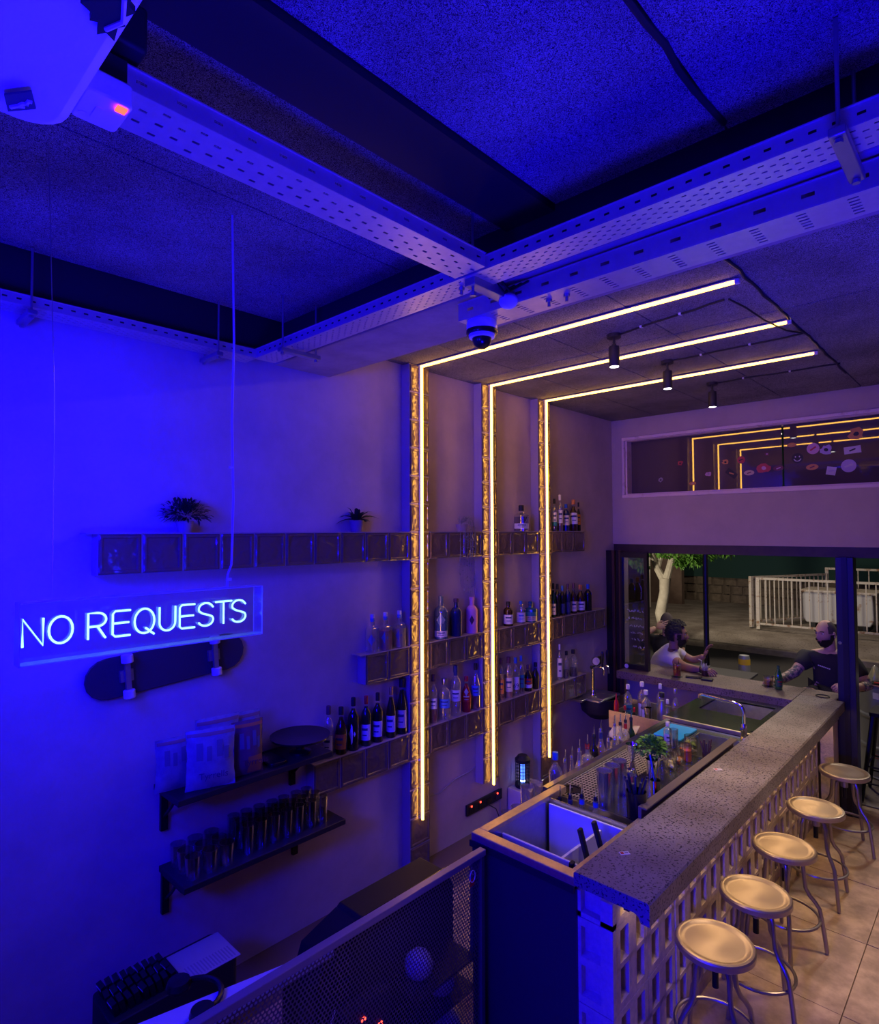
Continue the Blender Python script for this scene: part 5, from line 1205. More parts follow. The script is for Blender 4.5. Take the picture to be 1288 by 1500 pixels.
for y in (-.2, .25): MB().cyl((0, y, 0), .006, .38, 6).build('upright', M_BLACKM, t)
# black unit against the wall with rows of cards and a printed sheet
t = thing('card_cabinet', 'black cabinet by the wall with rows of small black boxes on top', 'cabinet', (.29, .23, 0))
MB().rbox(-.13, .12, -.28, .27, 0, .405, .03, 3).build('body', M_BLACK, t, bev=.004)
rr = random.Random(6)
for i in range(9):
    for j in range(3):
        o = MB().box(-.026, .026, -.010, .010, 0, .055+rr.uniform(-.004, .004)).build('small_box', M_BLACKG, t, smooth=0); o.location = (-.075+.066*j, -.245+.030*i, .405); o.rotation_euler = (.25, 0, rr.uniform(-.08, .08))
        if rr.random() < .55: MB().box(-.024, .024, -.0112, -.0102, .044, .050).build('label_edge', M_PAPER, o, smooth=0)
t2 = thing('printed_sheet', 'white printed price sheet lying on the black cabinet', 'paper sheet', (.29, .375, .4065))
MB().box(-.11, .12, -.115, .135, 0, .002).build('sheet', mat('dim_paper', (.36, .36, .38), .7), t2, smooth=0)
m = MB()
for k in range(15): m.box(.02, .105, -.09+.0145*k, -.084+.0145*k, .002, .0026)
m.build('print_lines', mat('grey_ink', (.25, .25, .3), .8), t2, smooth=0)['kind'] = 'stuff'
# ---------------------------------------------------------------- the street outside
struct('ground', MB().box(-14, 12, 5.46, 26, -.6, -.14), mat('soil', (.06, .05, .045), .9), smooth=0)
M_PAVE = speckle('pavement', (.33, .29, .25), (.20, .17, .15), 30, .36, .8)
M_ASPH = mat('asphalt', (.055, .052, .055), .8, noise=(60, .3, .7), color2=(.036, .035, .038), bump=(120, .3, .004))
struct('pavement_near', MB().box(-14, 12, 5.45, 7.4, -.14, -.005), M_PAVE, smooth=0)
struct('road', MB().box(-14, 12, 7.4, 12.35, -.14, -.10).add([(-14, 10.6, -.0995), (12, 10.2, -.0995), (12, 10.28, -.0995), (-14, 10.68, -.0995)], [(0, 1, 2, 3)]), M_ASPH, smooth=0)
struct('kerb_far', MB().prism([(0, -.12), (.9, .10), (1.1, .12), (14, .16), (14, -.14), (0, -.14)], -14, 12, Matrix(((0, 0, 1, 0), (1, 0, 0, 12.35), (0, 1, 0, 0), (0, 0, 0, 1)))), M_PAVE, smooth=0)
struct('kerb_edge', MB().box(-14, 12, 12.30, 12.46, -.14, .02), mat('kerb_stone', (.40, .34, .28), .85, noise=(6, .3, .7), color2=(.24, .20, .16), bump=(30, .5)), bev=.02)
# low rubble wall with a dark green screen above
rw = struct('street_wall', MB().box(-14, 3, 19.0, 19.4, .1, .95), mat('rubble_mortar', (.13, .10, .08), .9), smooth=0)
rr = random.Random(31)
M_ROCK = mat('rubble', (.22, .17, .13), .9, noise=(8, .3, .7), color2=(.11, .085, .065), bump=(20, .5))
for j in range(3):
    x = -6.2
    while x < -1.2:
        wd = rr.uniform(.25, .5)
        MB().rbox(x, x+wd-.03, 18.94+rr.uniform(-.02, .02), 19.1, .14+.265*j, .37+.265*j, .06, 2).build('stone', M_ROCK, rw, smooth=0); x += wd
sc_ = MB(); n = 60
vv = [(-14+26*i/n, 18.9+.06*math.sin(i*1.7)+.03*math.sin(i*4.1), z) for i in range(n+1) for z in (.9, 5.5)]
sc_.add(vv, [(2*i, 2*i+2, 2*i+3, 2*i+1) for i in range(n)])
t = thing('green_screen', 'dark green fabric screen stretched above the low stone wall across the street', 'screen', (0, 0, 0)); sc_.build('fabric', mat('screen_green', (.015, .055, .05), .9), t)
for x in (-6, -3.4, -.8, 1.8, 4.4): MB().cyl((x, 18.98, .1), .03, 5.4, 8).build('post', M_BLACKM, t)
t = thing('pipe_post', 'thin pale pipe post beside the brown wall left of the tree', 'post', (-4.72, 16.3, .1)); MB().cyl((0, 0, 0), .03, 1.55, 10).build('pipe', M_CREAM, t); MB().lathe([(.04, 1.55), (.03, 1.6), (.001, 1.6)], 10).build('cap', M_CREAM, t)
t = thing('brown_wall', 'brown block wall end behind the tree trunk across the street', 'wall', (-6.0, 17.5, .12)); MB().box(0, 1.75, 0, .2, 0, 1.60).build('render', mat('brown_render', (.22, .15, .12), .9, noise=(4, .3, .7), color2=(.15, .10, .08)), t, smooth=0)
# white rusty railings
M_RAIL = mat('rusty_white', (.62, .56, .48), .6, noise=(9, .36, .47), color2=(.32, .17, .09))
def railing(p0, p1, z0, h, n, label):
    t = thing('railing', label, 'railing', (p0[0], p0[1], z0), math.atan2(p1[1]-p0[1], p1[0]-p0[0]), 'white railings across the street')
    L = math.hypot(p1[0]-p0[0], p1[1]-p0[1])
    MB().box(0, L, -.02, .02, h-.05, h).build('top_bar', M_RAIL, t, smooth=0); MB().box(0, L, -.02, .02, .10, .14).build('bottom_bar', M_RAIL, t, smooth=0)
    bm = MB().box(-.011, .011, -.011, .011, .14, h-.05).mesh('bar', 0); bm.materials.append(M_RAIL)
    for k in range(1, n): inst('bar', bm, t, (L*k/n, 0, 0))
    for x in (0, L): MB().box(x-.035, x+.035, -.035, .035, 0, h).build('post', M_RAIL, t, smooth=0)
    return t
railing((-1.12, 13.95), (3.9, 14.2), .155, 1.16, 30, 'front white rusty railing across the street, before the dumpster')
railing((-1.32, 14.15), (-.25, 16.4), .155, 1.16, 17, 'side white rusty railing running back from the front one')
railing((-.25, 16.45), (4.4, 16.7), .155, 1.30, 22, 'rear white railing behind the dumpster')
t = thing('dumpster', 'large dented white dumpster with rust, behind the railing', 'dumpster', (.22, 15.35, .16))
MB().prism([(-.66, .22), (-.60, .12), (.60, .12), (.68, .25), (.66, .80), (.60, .86), (-.62, .84), (-.67, .76)], -.45, .45, Matrix(((1, 0, 0, 0), (0, 0, 1, 0), (0, 1, 0, 0), (0, 0, 0, 1)))).build('body', mat('dumpster_white', (.56, .55, .54), .5, noise=(3.2, .36, .46), color2=(.30, .17, .10)), t, bev=.02)
MB().box(-.72, .74, -.48, .48, .80, .86).build('rim', M_RAIL, t, bev=.02)
for s in (-.5, .5): MB().box(s-.05, s+.05, -.3, .3, 0, .14).build('foot', M_BLACKM, t)
# tree
t = thing('street_tree', 'pale-barked tree with a forked trunk and lit green leaves across the street', 'tree', (-2.45, 11.9, 0))
M_BARK = mat('bark', (.52, .46, .38), .85, noise=(6, .3, .7), color2=(.34, .29, .23), bump=(14, .4))
MB().tube([(.0, 0, -.1), (.01, 0, .3), (-.04, 0, .60), (.01, .0, .85), (.05, 0, 1.05), (.07, 0, 1.35)], [.125, .115, .12, .11, .105, .12], 12).build('trunk', M_BARK, t)
MB().tube([(.05, 0, 1.28), (-.10, 0, 1.55), (-.20, -.05, 1.85), (-.3, -.1, 2.4)], [.085, .075, .06, .04], 10).build('branch', M_BARK, t)
MB().tube([(.08, 0, 1.28), (.16, 0, 1.55), (.24, .05, 1.95), (.5, .1, 2.5)], [.085, .075, .06, .04], 10).build('branch', M_BARK, t)
MB().tube([(-.1, 0, 1.55), (-.02, .1, 1.95), (.0, .1, 2.5)], [.06, .05, .03], 8).build('branch', M_BARK, t)
M_FOL = mat('street_leaf', (.10, .24, .035), .5); m = MB(); rr = random.Random(17)
clumps = [(-.3, 0, 2.35, .55), (.35, .1, 2.5, .6), (.75, -.2, 2.25, .55), (1.25, -.1, 2.35, .5), (1.7, 0, 2.45, .45), (.3, -.4, 2.0, .25), (.85, -.4, 1.85, .22), (-.45, -.3, 1.85, .28), (1.15, -.45, 1.98, .20), (.55, -.4, 1.75, .12), (-.25, -.4, 1.62, .12), (1.45, -.3, 2.05, .2), (-.8, 0, 2.3, .5)]
for cx, cy, cz, R in clumps:
    for k in range(int(900*R)):
        a = Vector((rr.gauss(0, 1), rr.gauss(0, 1), rr.gauss(0, 1))).normalized()*R*rr.random()**.45
        m.leaf((cx+a.x, cy+a.y, cz+a.z*.8), (rr.uniform(-1, 1), rr.uniform(-1, 1), rr.uniform(-.9, .3)), .11, .06, .3)
m.build('foliage', M_FOL, t)['kind'] = 'stuff'
# bollard, dark pole, outdoor table
t = thing('bollard', 'grey concrete bollard with a yellow band at the road edge', 'bollard', (.44, 7.75, -.01))
M_BOL = mat('bollard_grey', (.36, .38, .40), .5, .5)
MB().lathe([(.072, 0), (.072, .68), (.062, .72), (.001, .73)], 18).build('tube', M_BOL, t); MB().lathe([(.0735, .60), (.0735, .675)], 18).build('yellow_band', mat('band_yellow', (.80, .52, .03), .5), t)
t = thing('parasol_pole', 'thin black pole standing by the outdoor table', 'pole', (.60, 5.95, 0)); MB().cyl((0, 0, 0), .028, 3.0, 10).build('pole', M_BLACKM, t); MB().lathe([(.20, 0), (.20, .04), (.05, .06), (.04, .10)], 16).build('base', M_BLACKM, t)
t = thing('outdoor_table', 'dark square outdoor tabletop behind the man in white', 'table', (.62, 6.35, 0), .05)
MB().box(-.45, .30, -.35, .35, .70, .725).build('top', mat('dark_top', (.05, .05, .06), .45), t, bev=.004); MB().cyl((-.05, 0, 0), .04, .70, 12).build('column', M_BLACKM, t)
# steel drum used as a table, and a black metal high stool
t = thing('oil_drum', 'grey steel drum used as a table, stickers on its side', 'drum', (2.205, 6.42, 0))
M_DRUM = mat('drum_grey', (.36, .38, .42), .42, .3, noise=(3, .3, .7), color2=(.29, .31, .34))
R = .29
MB().lathe([(R, 0), (R+.008, .01), (R, .02), (R, .27), (R+.012, .285), (R+.012, .30), (R, .315), (R, .56), (R+.012, .575), (R+.012, .59), (R, .605), (R, .875), (R+.008, .885), (R+.004, .895), (R-.012, .885), (.001, .880)], 40).build('drum', M_DRUM, t)
MB().tube(arc((0, 0, .888), R+.002, 0, 2*PI, 40)[:-1], .008, 6, True).build('rim', mat('drum_rim', (.50, .22, .20), .4), t)
def on_drum(az, z, w_, h_, m, nm, rnd=True, off=.0015):
    v = []; n = 8
    q = MB()
    if rnd:
        v = [((R+off)*math.cos(az), (R+off)*math.sin(az), z)]+[((R+off)*math.cos(az+w_/R*.5*math.cos(k*PI/8)), (R+off)*math.sin(az+w_/R*.5*math.cos(k*PI/8)), z+h_/2*math.sin(k*PI/8)) for k in range(16)]
        q.add(v, [(0, 1+k, 1+(k+1) % 16) for k in range(16)])
    else:
        v = [((R+off)*math.cos(az+w_/R*(k/n-.5)), (R+off)*math.sin(az+w_/R*(k/n-.5)), z+s*h_/2) for k in range(n+1) for s in (-1, 1)]
        q.add(v, [(2*k, 2*k+2, 2*k+3, 2*k+1) for k in range(n)])
    return q.build(nm, m, t, smooth=0)
az = -1.95
on_drum(az-.02, .79, .055, .06, M_PAPER, 'white_sticker', False)
on_drum(az+.72, .80, .06, .075, mat('navy_sticker', (.08, .08, .22), .5), 'dark_sticker'); on_drum(az+.72, .79, .035, .04, M_PAPER, 'sticker_face', True, .003)
on_drum(az+.50, .665, .085, .07, M_PAPER, 'round_sticker'); on_drum(az+.50, .665, .06, .012, M_RED, 'sticker_word', False, .003)
on_drum(az-.10, .49, .05, .045, M_BLACK, 'black_sticker'); on_drum(az-.06, .475, .04, .04, mat('sticker_lime', (.65, .62, .08), .5), 'yellow_sticker', True, .003)
on_drum(az+.62, .40, .06, .05, mat('sticker_lime', (.65, .62, .08), .5), 'yellow_sticker')
on_drum(az-.02, .215, .09, .035, M_RED, 'red_mark'); on_drum(az-.02, .215, .07, .018, M_DRUM, 'red_mark_inside', True, .003)
t = thing('ashtray', 'black and red dish on the drum, behind the post', 'dish', (2.10, 6.22, .886)); MB().lathe([(.05, 0), (.065, .02), (.06, .024), (.045, .008), (.001, .008)], 18).build('dish', M_BLACK, t); MB().box(-.02, .05, -.06, -.045, .02, .034).build('lighter', M_RED, t)
t = thing('garnished_drink', 'cone-shaped clear drink with yellow-green garnish on the drum', 'drink', (2.06, 6.38, .886)); MB().lathe([(.06, .0), (.055, .05), (.02, .14), (.001, .16)], 14).build('cone', glass('foil', (.8, .8, .7), .15, .35, opac=.3), t); MB().cyl((0, 0, .004), .045, .04, 12).build('fill', mat('lime', (.36, .50, .10), .5), t)
t = thing('high_stool', 'black metal high stool in front of the drum at the right edge', 'stool', (2.265, 5.72, 0))
MB().rbox(-.15, .15, -.15, .15, .735, .77, .03, 3).build('seat', M_BLACKM, t, bev=.004)
for sx_ in (-1, 1):
    for sy_ in (-1, 1):
        MB().tube([(sx_*.12, sy_*.12, .74), (sx_*.205, sy_*.205, 0)], [.020, .015], 6).build('leg', M_BLACKM, t)
for z, r in ((.30, .171), (.16, .187)):
    for a, b in (((-1, -1), (1, -1)), ((1, -1), (1, 1)), ((1, 1), (-1, 1)), ((-1, 1), (-1, -1))):
        if z < .2 and a[0] == b[0]: continue
        MB().tube([(a[0]*r, a[1]*r, z), (b[0]*r, b[1]*r, z)], .008, 6).build('rung', M_BLACKM, t)
# garnished glass held at the sill
t = thing('garnished_glass', 'drink with pale leafy garnish in the hand of the man in white', 'drink', (.845, 5.21, BT))
MB().lathe([(.030, 0), (.036, .05), (.034, .052), (.028, .006), (.001, .006)], 14).build('cup', M_BROWNMET, t)
m = MB(); rr = random.Random(3)
for k in range(22): m.leaf((rr.uniform(-.02, .02), rr.uniform(-.02, .02), .045), (rr.uniform(-.6, .6), rr.uniform(-.6, .6), 1), rr.uniform(.05, .09), .022, .1)
m.build('garnish', mat('pale_leaf', (.62, .66, .40), .5), t)['kind'] = 'stuff'
MB().tube([(-.01, 0, .05), (-.035, 0, .10), (-.03, .0, .14), (-.06, 0, .15)], .005, 6).build('sprig', mat('pale_leaf', (.62, .66, .40), .5), t)
# ---------------------------------------------------------------- people at the window
def skinned(nodes, edges, sub=2):
    """one continuous surface grown on a skeleton {name: (position, radius)}"""
    names = list(nodes); idx = {n: i for i, n in enumerate(names)}
    me = bpy.data.meshes.new('skeleton'); me.from_pydata([nodes[n][0] for n in names], [(idx[a], idx[b]) for a, b in edges], [])
    o = bpy.data.objects.new('skeleton', me); COL.objects.link(o)
    sk = o.modifiers.new('skin', 'SKIN'); sk.use_smooth_shade = True; sk.branch_smoothing = .4
    for i, n in enumerate(names):
        r = nodes[n][1]; r = r if isinstance(r, tuple) else (r, r)
        me.skin_vertices[0].data[i].radius = r
    me.skin_vertices[0].data[0].use_root = True
    sb = o.modifiers.new('sub', 'SUBSURF'); sb.levels = sub; sb.render_levels = sub
    bpy.context.view_layer.update()
    r = bpy.data.meshes.new_from_object(o.evaluated_get(bpy.context.evaluated_depsgraph_get()))
    mb = MB().add([v.co[:] for v in r.vertices], [tuple(p.vertices) for p in r.polygons])
    bpy.data.objects.remove(o); return mb
NU, NV = 48, 38
def head_point(th, ph, off=0.):
    """head surface: th around (0 = nose), ph from the crown down; face along +y"""
    s, c = math.sin(ph), math.cos(ph)
    x = .076*s*math.sin(th); y = .097*s*math.cos(th); z = .118*c
    front = max(0, math.cos(th)); low = max(0, -c)
    x *= 1-.30*low**1.2*1.1; y *= 1-.10*low
    if math.cos(th) < 0: y *= 1-.22*low
    y += .012*low*front
    # nose, brow, eye hollows, lips, chin
    g = lambda a, b, wa, wb: math.exp(-((th-a)/wa)**2-((ph-b)/wb)**2)
    t_ = th if th <= PI else th-2*PI
    G = lambda a, b, wa, wb: math.exp(-((t_-a)/wa)**2-((ph-b)/wb)**2)
    d = .026*G(0, 1.86, .15, .20)+.010*G(0, 1.62, .12, .22)+.006*G(0, 1.33, .55, .12)-.010*G(.40, 1.52, .20, .13)-.010*G(-.40, 1.52, .20, .13)+.007*G(0, 2.17, .25, .09)+.010*G(0, 2.50, .35, .18)+.004*G(.75, 1.75, .3, .2)+.004*G(-.75, 1.75, .3, .2)
    k = 1+off/.09
    return (x*k+math.sin(t_)*d, y*k+math.cos(t_)*d+0, z*k)
def head(mb, M, beard=False):
    v = [head_point(2*PI*i/NU, PI*(j+.5)/NV) for j in range(NV) for i in range(NU)]
    f = [(j*NU+i, (j+1)*NU+i, (j+1)*NU+(i+1) % NU, j*NU+(i+1) % NU) for j in range(NV-1) for i in range(NU)]
    f += [tuple(range(NU)), tuple((NV-1)*NU+NU-1-i for i in range(NU))]
    mb.add(v, f, M)
    for s in (-1, 1):
        mb.ball((s*.078, -.006, -.012), .030, 10, 8, (.32, .62, 1.0), M); mb.ball((s*.083, -.004, -.030), .014, 8, 6, (.5, .7, .8), M)
    mb.lathe([(.052, -.16), (.050, -.09), (.046, -.03)], 14, (0, -.022, 0), M)
def cap(test, off, M, jit=0., seed=1):
    """a layer of hair over the part of the head where test(th, ph)"""
    r = random.Random(seed); v = []
    for j in range(NV):
        for i in range(NU):
            p = head_point(2*PI*i/NU, PI*(j+.5)/NV, off+r.uniform(0, jit)); v.append(p)
    f = []
    for j in range(NV-1):
        for i in range(NU):
            t_ = 2*PI*(i+.5)/NU; t_ = t_ if t_ <= PI else t_-2*PI
            if test(abs(t_), PI*(j+1)/NV): f.append((j*NU+i, (j+1)*NU+i, (j+1)*NU+(i+1) % NU, j*NU+(i+1) % NU))
    if test(PI, .05): f.append(tuple(range(NU)))
    return MB().add(v, f, M)
def eyes(t, M, skin):
    for s in (-1, 1):
        MB().ball((s*.031, .078, .008), .0125, 10, 8, (1, .8, .75), M).build('eye', mat('eye_white', (.7, .68, .66), .3), t)
        MB().ball((s*.031, .0865, .008), .006, 8, 6, (1, .6, 1), M).build('pupil', M_BLACK, t)
        MB().tube([(s*.016, .094, .026), (s*.032, .093, .031), (s*.050, .080, .026)], .0042, 5, M=M).build('eyebrow', M_HAIR, t)
    MB().tube([(-.022, .097, -.062), (0, .104, -.060), (.022, .097, -.062)], .0045, 6, M=M).build('mouth', mat('lips', (.32, .12, .10), .5), t)
M_HAIR = mat('black_hair', (.012, .010, .010), .7, bump=(160, .6, .004)); M_STUB = mat('cropped_hair', (.10, .08, .075), .85)
def hand(mb, wrist, d, up, curl=.5, s=1., side=1, grip=0.):
    """palm with four separate fingers and a side thumb; d = pointing direction, up = back of the hand"""
    d = Vector(d).normalized(); up = (Vector(up)-d*Vector(up).dot(d)).normalized(); sd = d.cross(up)*side
    W = Vector(wrist)
    Mx = Matrix((sd, d, up)).transposed().to_4x4(); Mx.translation = W
    mb.ball((0, .045*s, 0), .048*s, 12, 8, (.86, 1.05, .34), Mx)
    for k, (x, L) in enumerate(((-.030, .070), (-.010, .080), (.011, .075), (.030, .058))):
        a = curl*(.5+.12*k); p = [Vector((x*s, .078*s, 0))]; an = 0
        for seg in (.45, .32, .25):
            an -= a+grip; p.append(p[-1]+Vector((x*.12*s, math.cos(an)*L*seg*s, math.sin(an)*L*seg*s)))
        mb.tube([Mx @ q for q in p], [.0098*s, .0092*s, .0085*s, .006*s], 8); mb.ball(tuple(Mx @ p[-1]), .0062*s, 8, 5)
    p = [Vector((-.030*s, .020*s, -.004)), Vector((-.052*s, .045*s, -.014)), Vector((-.056*s, .072*s, -.022-.01*grip)), Vector((-.048*s, .090*s, -.026-.02*grip))]
    mb.tube([Mx @ q for q in p], [.014*s, .012*s, .0105*s, .0075*s], 8)
def person(name_label, nodes, edges, headM, hands, skin, shirt, shirt_m, pants=None, pants_m=None, tattoo=None):
    """body in one surface; clothes are the same skeleton a little fatter"""
    base = Vector(nodes['pelvis'][0]); t = thing('person', name_label, 'person', (base.x, base.y, 0))
    off = Matrix.Translation((-base.x, -base.y, 0))
    mb = skinned(nodes, edges)
    head(mb, headM)
    for h in hands: hand(mb, *h[:3], **h[3])
    mb.v = [tuple(off @ Vector(p)) for p in mb.v]
    mb.build('body', skin, t, smooth=80)
    for nm, (grow, ed), m in (('shirt', shirt, shirt_m), ('shorts', pants or (None, None), pants_m)):
        if not ed: continue
        use = [n for n in nodes if any(n in e for e in ed)] + [n for e in ed for n in e if n not in nodes]
        nn = {}
        for n in dict.fromkeys(use):
            p, r = nodes[n] if n in nodes else shirt_extra[n]
            r = r if isinstance(r, tuple) else (r, r)
            nn[n] = (p, (r[0]+grow, r[1]+grow))
        c = skinned(nn, ed); c.v = [tuple(off @ Vector(p)) for p in c.v]; c.build(nm, m, t, smooth=80)
    return t, off
shirt_extra = {}
def lerp(a, b, k): return tuple(a[i]+(b[i]-a[i])*k for i in range(3))
def face_M(pos, yaw, pitch=0., roll=0.):     # face looks along yaw (0 = +y, positive to the left)
    return Matrix.Translation(pos) @ Matrix.Rotation(yaw, 4, 'Z') @ Matrix.Rotation(pitch, 4, 'X') @ Matrix.Rotation(roll, 4, 'Y')
SK1 = mat('skin_light', (.60, .38, .28), .55); SK2 = mat('skin_tan', (.38, .20, .13), .55)
M_TEE = mat('black_tee', (.022, .023, .030), .85); M_TEEW = mat('white_tee', (.72, .66, .68), .85); M_SHORT = mat('dark_shorts', (.02, .02, .024), .9)
M_TATT = mat('tattooed_skin', (.50, .36, .30), .6, noise=(34, .47, .55), color2=(.10, .10, .12))
# --- bearded man in black sitting sideways on the right
N = {'pelvis': ((1.80, 5.78, .80), (.15, .13)), 'waist': ((1.80, 5.78, .93), (.145, .12)), 'chest': ((1.80, 5.76, 1.09), (.165, .125)), 'upper': ((1.80, 5.745, 1.19), (.14, .10)), 'neck': ((1.795, 5.73, 1.275), .056),
     'sh_r': ((1.63, 5.72, 1.175), .068), 'el_r': ((1.545, 5.56, 1.03), .045), 'fo_r': ((1.48, 5.44, .985), .042), 'wr_r': ((1.425, 5.33, .985), .029),
     'sh_l': ((1.975, 5.78, 1.165), .068), 'el_l': ((2.09, 5.72, .97), .046), 'fo_l': ((2.04, 5.60, .965), .041), 'wr_l': ((1.97, 5.52, .97), .030),
     'hip_r': ((1.72, 5.74, .80), .10), 'kn_r': ((1.655, 5.42, .865), .066), 'ca_r': ((1.55, 5.47, .80), .055), 'an_r': ((1.36, 5.56, .72), .036), 'ft_r': ((1.30, 5.52, .70), .035),
     'hip_l': ((1.90, 5.74, .79), .10), 'kn_l': ((1.90, 5.50, .76), .070), 'ca_l': ((1.92, 5.52, .45), .056), 'an_l': ((1.93, 5.55, .10), .038), 'ft_l': ((1.92, 5.47, .06), .036)}
E_ = [('pelvis', 'waist'), ('waist', 'chest'), ('chest', 'upper'), ('upper', 'neck'), ('upper', 'sh_r'), ('sh_r', 'el_r'), ('el_r', 'fo_r'), ('fo_r', 'wr_r'), ('upper', 'sh_l'), ('sh_l', 'el_l'), ('el_l', 'fo_l'), ('fo_l', 'wr_l'),
      ('pelvis', 'hip_r'), ('hip_r', 'kn_r'), ('kn_r', 'ca_r'), ('ca_r', 'an_r'), ('an_r', 'ft_r'), ('pelvis', 'hip_l'), ('hip_l', 'kn_l'), ('kn_l', 'ca_l'), ('ca_l', 'an_l'), ('an_l', 'ft_l')]
shirt_extra.update({'co_1': (lerp(N['upper'][0], N['neck'][0], .78), .062), 'sl_r': (lerp(N['sh_r'][0], N['el_r'][0], .72), .060), 'sl_l': (lerp(N['sh_l'][0], N['el_l'][0], .75), .060), 'sn_r': (lerp(N['hip_r'][0], N['kn_r'][0], .70), .088), 'sn_l': (lerp(N['hip_l'][0], N['kn_l'][0], .9), .082)})
HM = face_M((1.785, 5.70, 1.415), 2.62, -.12, .0)
t, off = person('bearded man in a black T-shirt and shorts sitting at the drum, tattooed arm and knee', N, E_, HM,
    [((1.428, 5.335, .985), (-.25, -.9, .02), (0, .1, 1), dict(curl=.5, side=1, grip=.15)), ((1.972, 5.525, .972), (-.82, -.55, -.08), (-.2, -.7, .7), dict(curl=.9, side=-1, grip=.25))],
    SK1, (.012, [('pelvis', 'waist'), ('waist', 'chest'), ('chest', 'upper'), ('upper', 'co_1'), ('upper', 'sh_r'), ('sh_r', 'sl_r'), ('upper', 'sh_l'), ('sh_l', 'sl_l')]), M_TEE,
    (.012, [('pelvis', 'hip_r'), ('hip_r', 'sn_r'), ('pelvis', 'hip_l'), ('hip_l', 'sn_l')]), M_SHORT)
# tattoos: inked skin sleeve on forearm and knee
for nm, pts, rs in (('tattoo_sleeve', [lerp(N['sh_r'][0], N['el_r'][0], .75), N['el_r'][0], N['fo_r'][0], lerp(N['fo_r'][0], N['wr_r'][0], .9)], [.049, .0475, .0435, .033]),
                    ('tattoo_sleeve', [lerp(N['sh_l'][0], N['el_l'][0], .8), N['el_l'][0], lerp(N['el_l'][0], N['fo_l'][0], .7)], [.050, .049, .045]),
                    ('tattoo_leg', [lerp(N['hip_r'][0], N['kn_r'][0], .80), N['kn_r'][0], N['ca_r'][0], lerp(N['ca_r'][0], N['an_r'][0], .8)], [.076, .0705, .058, .041])):
    q = []; 
    P = [Vector(p) for p in pts]
    MB().tube([off @ p for p in P], rs, 14, cap=False).build(nm, M_TATT, t)
oh = off @ HM
cap(lambda a, p: (a > 1.05+.35*max(0, 1.1-p) and .55 < p < 1.52) or (a > 1.75 and .55 < p < 2.05), .002, oh).build('cropped_hair', M_STUB, t)
cap(lambda a, p: p > 1.92 and a < 1.55 and not (a < .30 and 2.08 < p < 2.22) and not (a < .35 and p < 2.02) or (1.2 < a < 1.6 and 1.6 < p <= 1.95), .012, oh, .006, 4).build('beard', M_HAIR, t)
eyes(t, oh, SK1)
m = MB()
for k in range(7): m.cbox((0, 0, 0), (.011, .002, .010), T(1.74+.0145*k, 5.612+.0035*k, 1.115-.0032*k, .12) if False else off @ T(1.735+.0145*k, 5.610, 1.118-.0035*k, .1))
m.build('shirt_print', M_PAPER, t, smooth=0)
MB().tube([off @ Vector(p) for p in [(1.985+.033*math.cos(a), 5.535+.02*math.cos(a+.6), .972+.033*math.sin(a)) for a in [k*PI/8 for k in range(16)]]], .004, 6, True).build('bracelet', M_BLACK, t)
tt = thing('bench', 'dark bench under the seated bearded man', 'bench', (1.80, 5.80, 0)); MB().rbox(-.35, .16, -.16, .16, .60, .655, .02, 2).build('seat', M_DKWOOD, tt)
for x, y in ((-.3, -.12), (.12, -.12), (-.3, .12), (.12, .12)): MB().box(x-.02, x+.02, y-.02, y+.02, 0, .60).build('leg', M_BLACKM, tt)
# --- man in white leaning on the sill, seen in profile
N = {'pelvis': ((.17, 5.72, .62), (.14, .13)), 'waist': ((.18, 5.68, .78), (.13, .115)), 'chest': ((.27, 5.60, .96), (.15, .12)), 'upper': ((.34, 5.56, 1.06), (.12, .10)), 'neck': ((.405, 5.535, 1.145), .055),
     'sh_r': ((.42, 5.42, 1.03), .066), 'el_r': ((.60, 5.30, .985), .046), 'fo_r': ((.71, 5.27, .985), .041), 'wr_r': ((.80, 5.25, .995), .030),
     'sh_l': ((.36, 5.70, 1.04), .066), 'el_l': ((.53, 5.72, .97), .044), 'fo_l': ((.60, 5.70, 1.00), .040), 'wr_l': ((.68, 5.66, 1.05), .029),
     'hip_r': ((.22, 5.66, .60), .09), 'kn_r': ((.55, 5.62, .58), .065), 'an_r': ((.52, 5.66, .10), .04), 'hip_l': ((.22, 5.80, .60), .09), 'kn_l': ((.55, 5.86, .58), .065), 'an_l': ((.52, 5.9, .10), .04)}
E_ = [('pelvis', 'waist'), ('waist', 'chest'), ('chest', 'upper'), ('upper', 'neck'), ('upper', 'sh_r'), ('sh_r', 'el_r'), ('el_r', 'fo_r'), ('fo_r', 'wr_r'), ('upper', 'sh_l'), ('sh_l', 'el_l'), ('el_l', 'fo_l'), ('fo_l', 'wr_l'),
      ('pelvis', 'hip_r'), ('hip_r', 'kn_r'), ('kn_r', 'an_r'), ('pelvis', 'hip_l'), ('hip_l', 'kn_l'), ('kn_l', 'an_l')]
shirt_extra.update({'co_2': (lerp(N['upper'][0], N['neck'][0], .78), .062), 's2_r': (lerp(N['sh_r'][0], N['el_r'][0], .66), .060), 's2_l': (lerp(N['sh_l'][0], N['el_l'][0], .7), .060), 'p2_r': (lerp(N['kn_r'][0], N['an_r'][0], .5), .06), 'p2_l': (lerp(N['kn_l'][0], N['an_l'][0], .5), .06)})
HM = face_M((.445, 5.52, 1.275), -1.15, -.06)
